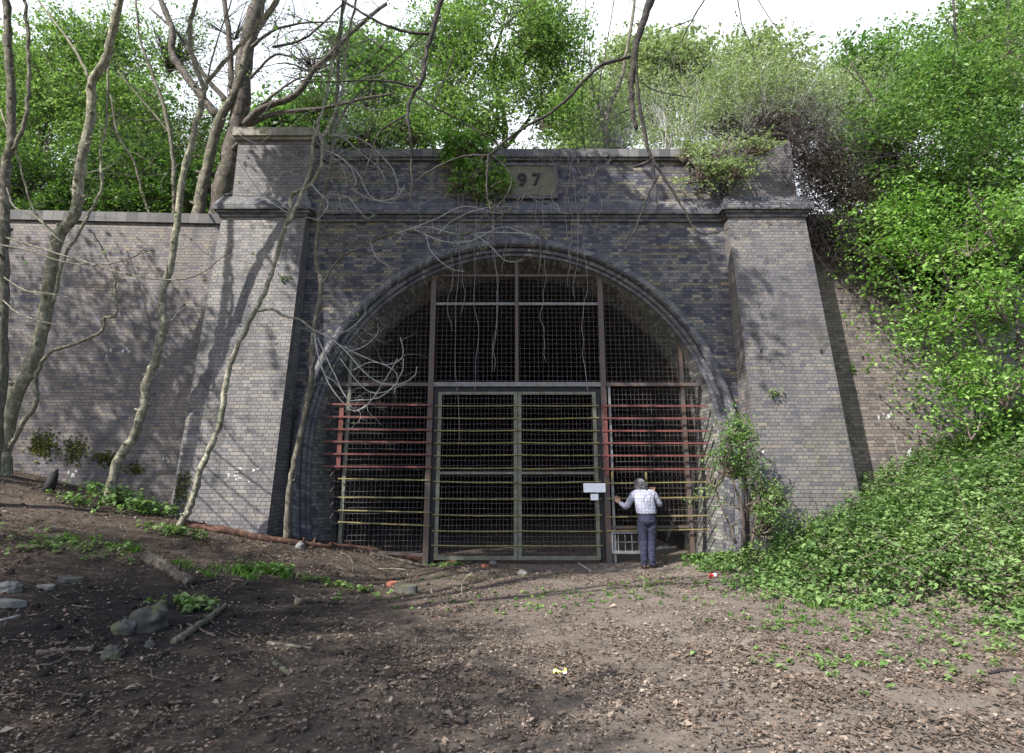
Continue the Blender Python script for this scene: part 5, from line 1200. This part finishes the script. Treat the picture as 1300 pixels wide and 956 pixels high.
log('fallen_branch', [(470, 705), (505, 712), (545, 721)], 5, 'log', 'dark branch lying beside the crumbling log near the gate', seed=3)
log('mossy_log', [(183, 712), (205, 722), (225, 735), (242, 744)], 16, 'log', 'thick charred log with mossy end in the left foreground', seed=4)
log('dead_branch', [(222, 818), (245, 802), (265, 787), (285, 772)], 8, 'bark_mid', 'stout grey stick lying diagonally beside the mossy boulder', 'stick', seed=5)
log('dead_branch', [(238, 793), (255, 801), (274, 809)], 3, 'twig_brown', 'thin stick crossing the stout grey stick', 'stick', seed=6)
log('dead_branch', [(339, 818), (370, 821), (398, 825)], 4.5, 'bark_mid', 'straight stick lying level in the left centre foreground', 'stick', seed=7)
log('dead_branch', [(349, 846), (358, 853), (367, 859)], 7, 'bark_mid', 'short thick stick near the bottom edge left of centre', 'stick', seed=8)
log('dead_branch', [(45, 832), (80, 828), (118, 826)], 6, 'twig_brown', 'pale stick lying level at the lower left', 'stick', seed=9)
log('dead_branch', [(40, 848), (65, 846), (88, 834)], 4, 'twig_brown', 'slender pale stick just below the lower left stick', 'stick', seed=10)
log('dead_branch', [(375, 768), (400, 765), (428, 767)], 9, 'log', 'short dark rotten log in the middle left ground', 'log', seed=11)
log('dead_branch', [(925, 748), (955, 750)], 3.5, 'twig_dark', 'short dark stick right of the red can', 'stick', seed=12)
log('dead_branch', [(1000, 750), (1030, 748)], 3.5, 'twig_dark', 'short dark stick further right on the path', 'stick', seed=13)
log('dead_branch', [(1245, 858), (1275, 853), (1300, 852)], 4, 'twig_dark', 'dark stick at the lower right edge', 'stick', seed=14)
log('dead_branch', [(1245, 785), (1300, 787)], 2.5, 'twig_pale', 'thin pale cane at the edge of the nettles by the right border', 'stick', seed=15)
log('dead_branch', [(0, 790), (25, 784)], 4, 'twig_pale', 'pale stick at the left border below the flat stone', 'stick', seed=16)
log('dead_branch', [(735, 716), (750, 726)], 3, 'twig_pale', 'pale stick lying at the foot of the gate', 'stick', seed=17)
# bent pale canes arching from the ground
for k, (pix, lab) in enumerate((([(588, 758), (586, 745), (592, 733), (600, 727)], 'pale bent cane arching out of the hollow before the gate'), ([(448, 728), (447, 712), (440, 704), (432, 702)], 'pale bent cane arching near the rotten log'), ([(518, 732), (516, 724), (500, 722), (480, 722)], 'low pale bent cane left of the hollow'))):
    b_ = ghit(*pix[0]); t = thing('bent_cane', b_, lab, 'cane'); m_ = MB(); px_tube(m_, pix, b_.y, 1.5, 1.0, wobb=.001); m_.build('stem', M['bark_pale'], t, True)
# stump
b_ = ghit(60, 624); t = thing('tree_stump', b_, 'small black charred stump leaning on the left slope', 'stump'); m_ = MB()
q0 = at(58, 628, b_.y); q1 = at(69, 600, b_.y); m_.tube([q0, (q0+q1)/2+Vector((.02, 0, 0)), q1], [.11, .085, .07], 9); m_.tube([q1+Vector((.0, 0, -.03)), q1+Vector((.05, 0, .06))], [.05, .02], 6); m_.build('wood', M['black'], t, True)
# stones
def stone(u, v, w, h, mat, label, name='stone', seed=0, cat='stone', box=False):
    p = ghit(u, v); s_ = p.y/F; t = thing(name, p, label, cat); m_ = MB(); gg = random.Random(seed)
    rx, rz = w/2*s_, h/2*s_
    m_.ellipsoid((p.x, p.y+rx*.3, p.z+rz*.25), (rx, rx*.75, rz), 22, 14, noise=.085, rng=gg); o = m_.build('rock', M[mat], t, True)
    tx = bpy.data.textures.new('rock_relief', 'MUSGRAVE' if False else 'CLOUDS'); tx.noise_scale = rx*.55; tx.noise_depth = 3
    sb = o.modifiers.new('sub', 'SUBSURF'); sb.levels = 1; sb.render_levels = 1
    dm = o.modifiers.new('relief', 'DISPLACE'); dm.texture = tx; dm.strength = rx*.55; dm.mid_level = .5
    return t
def block(u, v, w, h, mat, label, rot=0, name='brick', cat='brick'):
    p = ghit(u, v); s_ = p.y/F; t = thing(name, p+Vector((0, 0, .0)), label, cat); t.rotation_euler = (R(6), R(4), rot); m_ = MB(); a = w/2*s_; b = h*s_
    o_ = p; 
    gg = random.Random(int(u*7+v)); K = 7; low = []; up_ = []
    for i in range(K):
        an = 6.283*i/K+gg.uniform(-.25, .25); q = gg.uniform(.78, 1.1); cx_, sy_ = math.cos(an), math.sin(an); k_ = 1/max(abs(cx_), abs(sy_))**.6
        low.append((o_.x+a*q*k_*cx_, o_.y+a*.55*q*k_*sy_, o_.z-.04)); up_.append((o_.x+a*q*k_*cx_*.93, o_.y+a*.5*q*k_*sy_, o_.z+b*gg.uniform(.6, .9)-.01))
    for i in range(K): j = (i+1) % K; m_.quad([low[i], low[j], up_[j], up_[i]])
    m_.quad(up_)
    o = m_.build('block', M[mat], t); bv = o.modifiers.new('bevel', 'BEVEL'); bv.width = min(a, b)*.15; bv.segments = 2
stone(180, 800, 50, 38, 'mossrock', 'mossy boulder in the left foreground', seed=1, name='boulder', cat='boulder')
stone(152, 806, 26, 26, 'rock', 'dark stone at the left flank of the mossy boulder', seed=2)
stone(138, 838, 22, 22, 'rock', 'small grey stone below the mossy boulder', seed=3)
stone(188, 822, 12, 10, 'rock', 'little round stone beneath the stout stick', seed=4)
block(8, 770, 44, 10, 'rockpale', 'flat pale slab of stone at the left border', .2, 'stone_slab', 'slab')
stone(8, 752, 26, 18, 'rockpale', 'pale rounded stone above the flat slab at the left border', seed=5)
block(90, 738, 30, 6, 'rock', 'flat grey slab lying on the darkened soil in the left foreground', .5, 'stone_slab', 'slab')
block(58, 747, 26, 5, 'rockpale', 'thin pale grey slab left of the grey slab on the darkened soil', -.3, 'stone_slab', 'slab')
block(497, 744, 16, 7, 'redbrick', 'broken red brick beside the concrete lump', .4)
block(515, 752, 32, 13, 'rock', 'lump of old concrete with a red brick behind it', -.2, 'concrete_block', 'block')
stone(300, 672, 22, 14, 'rock', 'rubble heap at the foot of the left pilaster', seed=7)
stone(380, 696, 12, 12, 'rockpale', 'yellowish stone on the rotten trunk end', seed=8)
stone(663, 730, 13, 8, 'rockpale', 'small pale stone in front of the gate centre', seed=9)
block(616, 720, 12, 5, 'redbrick', 'red brick fragment in the hollow before the gate', .1)
stone(626, 716, 9, 5, 'rockpale', 'little pale stone beside the red fragment at the gate', seed=10)
stone(795, 727, 8, 6, 'rock', 'small dark stone at the feet of the person', seed=11)
# yellow packet, red can
py0 = ghit(711, 858); t = thing('crumpled_packet', py0, 'crumpled yellow and white packet at the bottom centre of the path', 'litter')
ym, nt, b = newmat('yellow_wrapper'); L(nt, mix(nt, ramp1(nt, noise(nt, N(nt, 'ShaderNodeTexCoord').outputs['Object'], 22, 2), .45, .55), (.65, .60, .04), (.85, .85, .75)), b.inputs['Base Color'])
m_ = MB(); g = random.Random(8); nx, ny = 6, 4; vv = []
for j in range(ny):
    for i in range(nx): vv.append((py0.x-.055+.11*i/(nx-1), py0.y-.03+.06*j/(ny-1), py0.z+.02+.03*g.random()))
b0 = len(m_.v); m_.v += vv
for j in range(ny-1):
    for i in range(nx-1): m_.f.append((j*nx+i, j*nx+i+1, (j+1)*nx+i+1, (j+1)*nx+i)); m_.uv.append([(0, 0)]*4); m_.m.append(0)
o = m_.build('wrapper', ym, t); sd = o.modifiers.new('s', 'SOLIDIFY'); sd.thickness = .004
pc = ghit(907, 734); t = thing('drinks_can', pc, 'crushed red and white drinks can lying on the path left of the nettles', 'can')
rm = paint_mat('red_can', (.55, .03, .04), (.45, .02, .03), (.5, .5, .5), .2, 20, .3)
m_ = MB(); m_.tube([pc+Vector((-.09, 0, .035)), pc+Vector((-.085, 0, .035)), pc+Vector((-.02, .01, .032)), pc+Vector((.05, .02, .036)), pc+Vector((.06, .02, .036))], [.025, .034, .029, .034, .026], 14); o = m_.build('can_body', rm, t, True)
m_ = MB(); m_.tube([pc+Vector((-.01, .004, .04)), pc+Vector((.04, .014, .044))], [.031, .033], 14); m_.build('white_band', M['white'], o, True)
stone(945, 733, 8, 4, 'rockpale', 'white scrap right of the red can', seed=12)
# pale debris board leaning inside the grille at right
q0 = at(845, 688, 12.7); q1 = at(857, 656, 13.0); t = thing('leaning_plank', q0, 'dark plank leaning against the tunnel wall behind the right grille', 'plank'); m_ = MB(); m_.bar(q0, q1, .05, .08); m_.build('plank', M['black'], t)
log('dead_branch', [(800, 704), (830, 699), (860, 696)], 5, 'twig_pale', 'pale weathered pole on the ground just inside the right grille', 'pole', seed=18)

# ------------------------------------------------------------------ light
EL = R(44); AZ = math.atan2(-.54, -.48)   # compass bearing from +Y
sdir = Vector((math.sin(AZ)*math.cos(EL), math.cos(AZ)*math.cos(EL), math.sin(EL)))
sl = bpy.data.lights.new('sun', 'SUN'); so = bpy.data.objects.new('sun', sl); C.objects.link(so)
sl.energy = 4.6; sl.angle = R(.53); sl.color = (1, .96, .91)
so.rotation_euler = (-sdir).to_track_quat('-Z', 'Y').to_euler(); so.location = (-10, -10, 20)
w = bpy.data.worlds.new('World'); S.world = w; w.use_nodes = True; nt = w.node_tree
sk = nt.nodes.new('ShaderNodeTexSky'); sk.sky_type = 'NISHITA'; sk.sun_disc = False; sk.sun_elevation = EL; sk.sun_rotation = AZ % (2*math.pi)
sk.air_density = 1.0; sk.dust_density = 1.8; sk.ozone_density = 1.0
tc = nt.nodes.new('ShaderNodeTexCoord'); sx = nt.nodes.new('ShaderNodeSeparateXYZ'); nt.links.new(tc.outputs['Generated'], sx.inputs[0])
cl = noise(nt, tc.outputs['Generated'], 1.6, 6, .6)
# thin bright cloud veil over the northern half of the sky, beyond the portal
veil = math_(nt, 'MULTIPLY', ramp1(nt, sx.outputs[1], -.1, .45), math_(nt, 'ADD', math_(nt, 'MULTIPLY', cl, .5), .65))
skc = mix(nt, veil, sk.outputs[0], (4.9, 5.2, 5.6)); nt.links.new(skc, nt.nodes['Background'].inputs['Color']); nt.nodes['Background'].inputs['Strength'].default_value = .15
S.view_settings.view_transform = 'Standard'; S.view_settings.look = 'None'; S.view_settings.gamma = 1; S.view_settings.exposure = 1.15
S.view_settings.use_curve_mapping = False
S.render.engine = 'CYCLES'

for o in bpy.data.objects:
    if o.type == 'MESH' and o.parent and o.name.split('.')[0] in ('twigs', 'boughs', 'crown', 'foliage', 'stems', 'blades', 'moss', 'limbs', 'young_leaves', 'dead_foliage', 'roots', 'paint_splash', 'paint_mark', 'lime_streak'): o['kind'] = 'stuff'
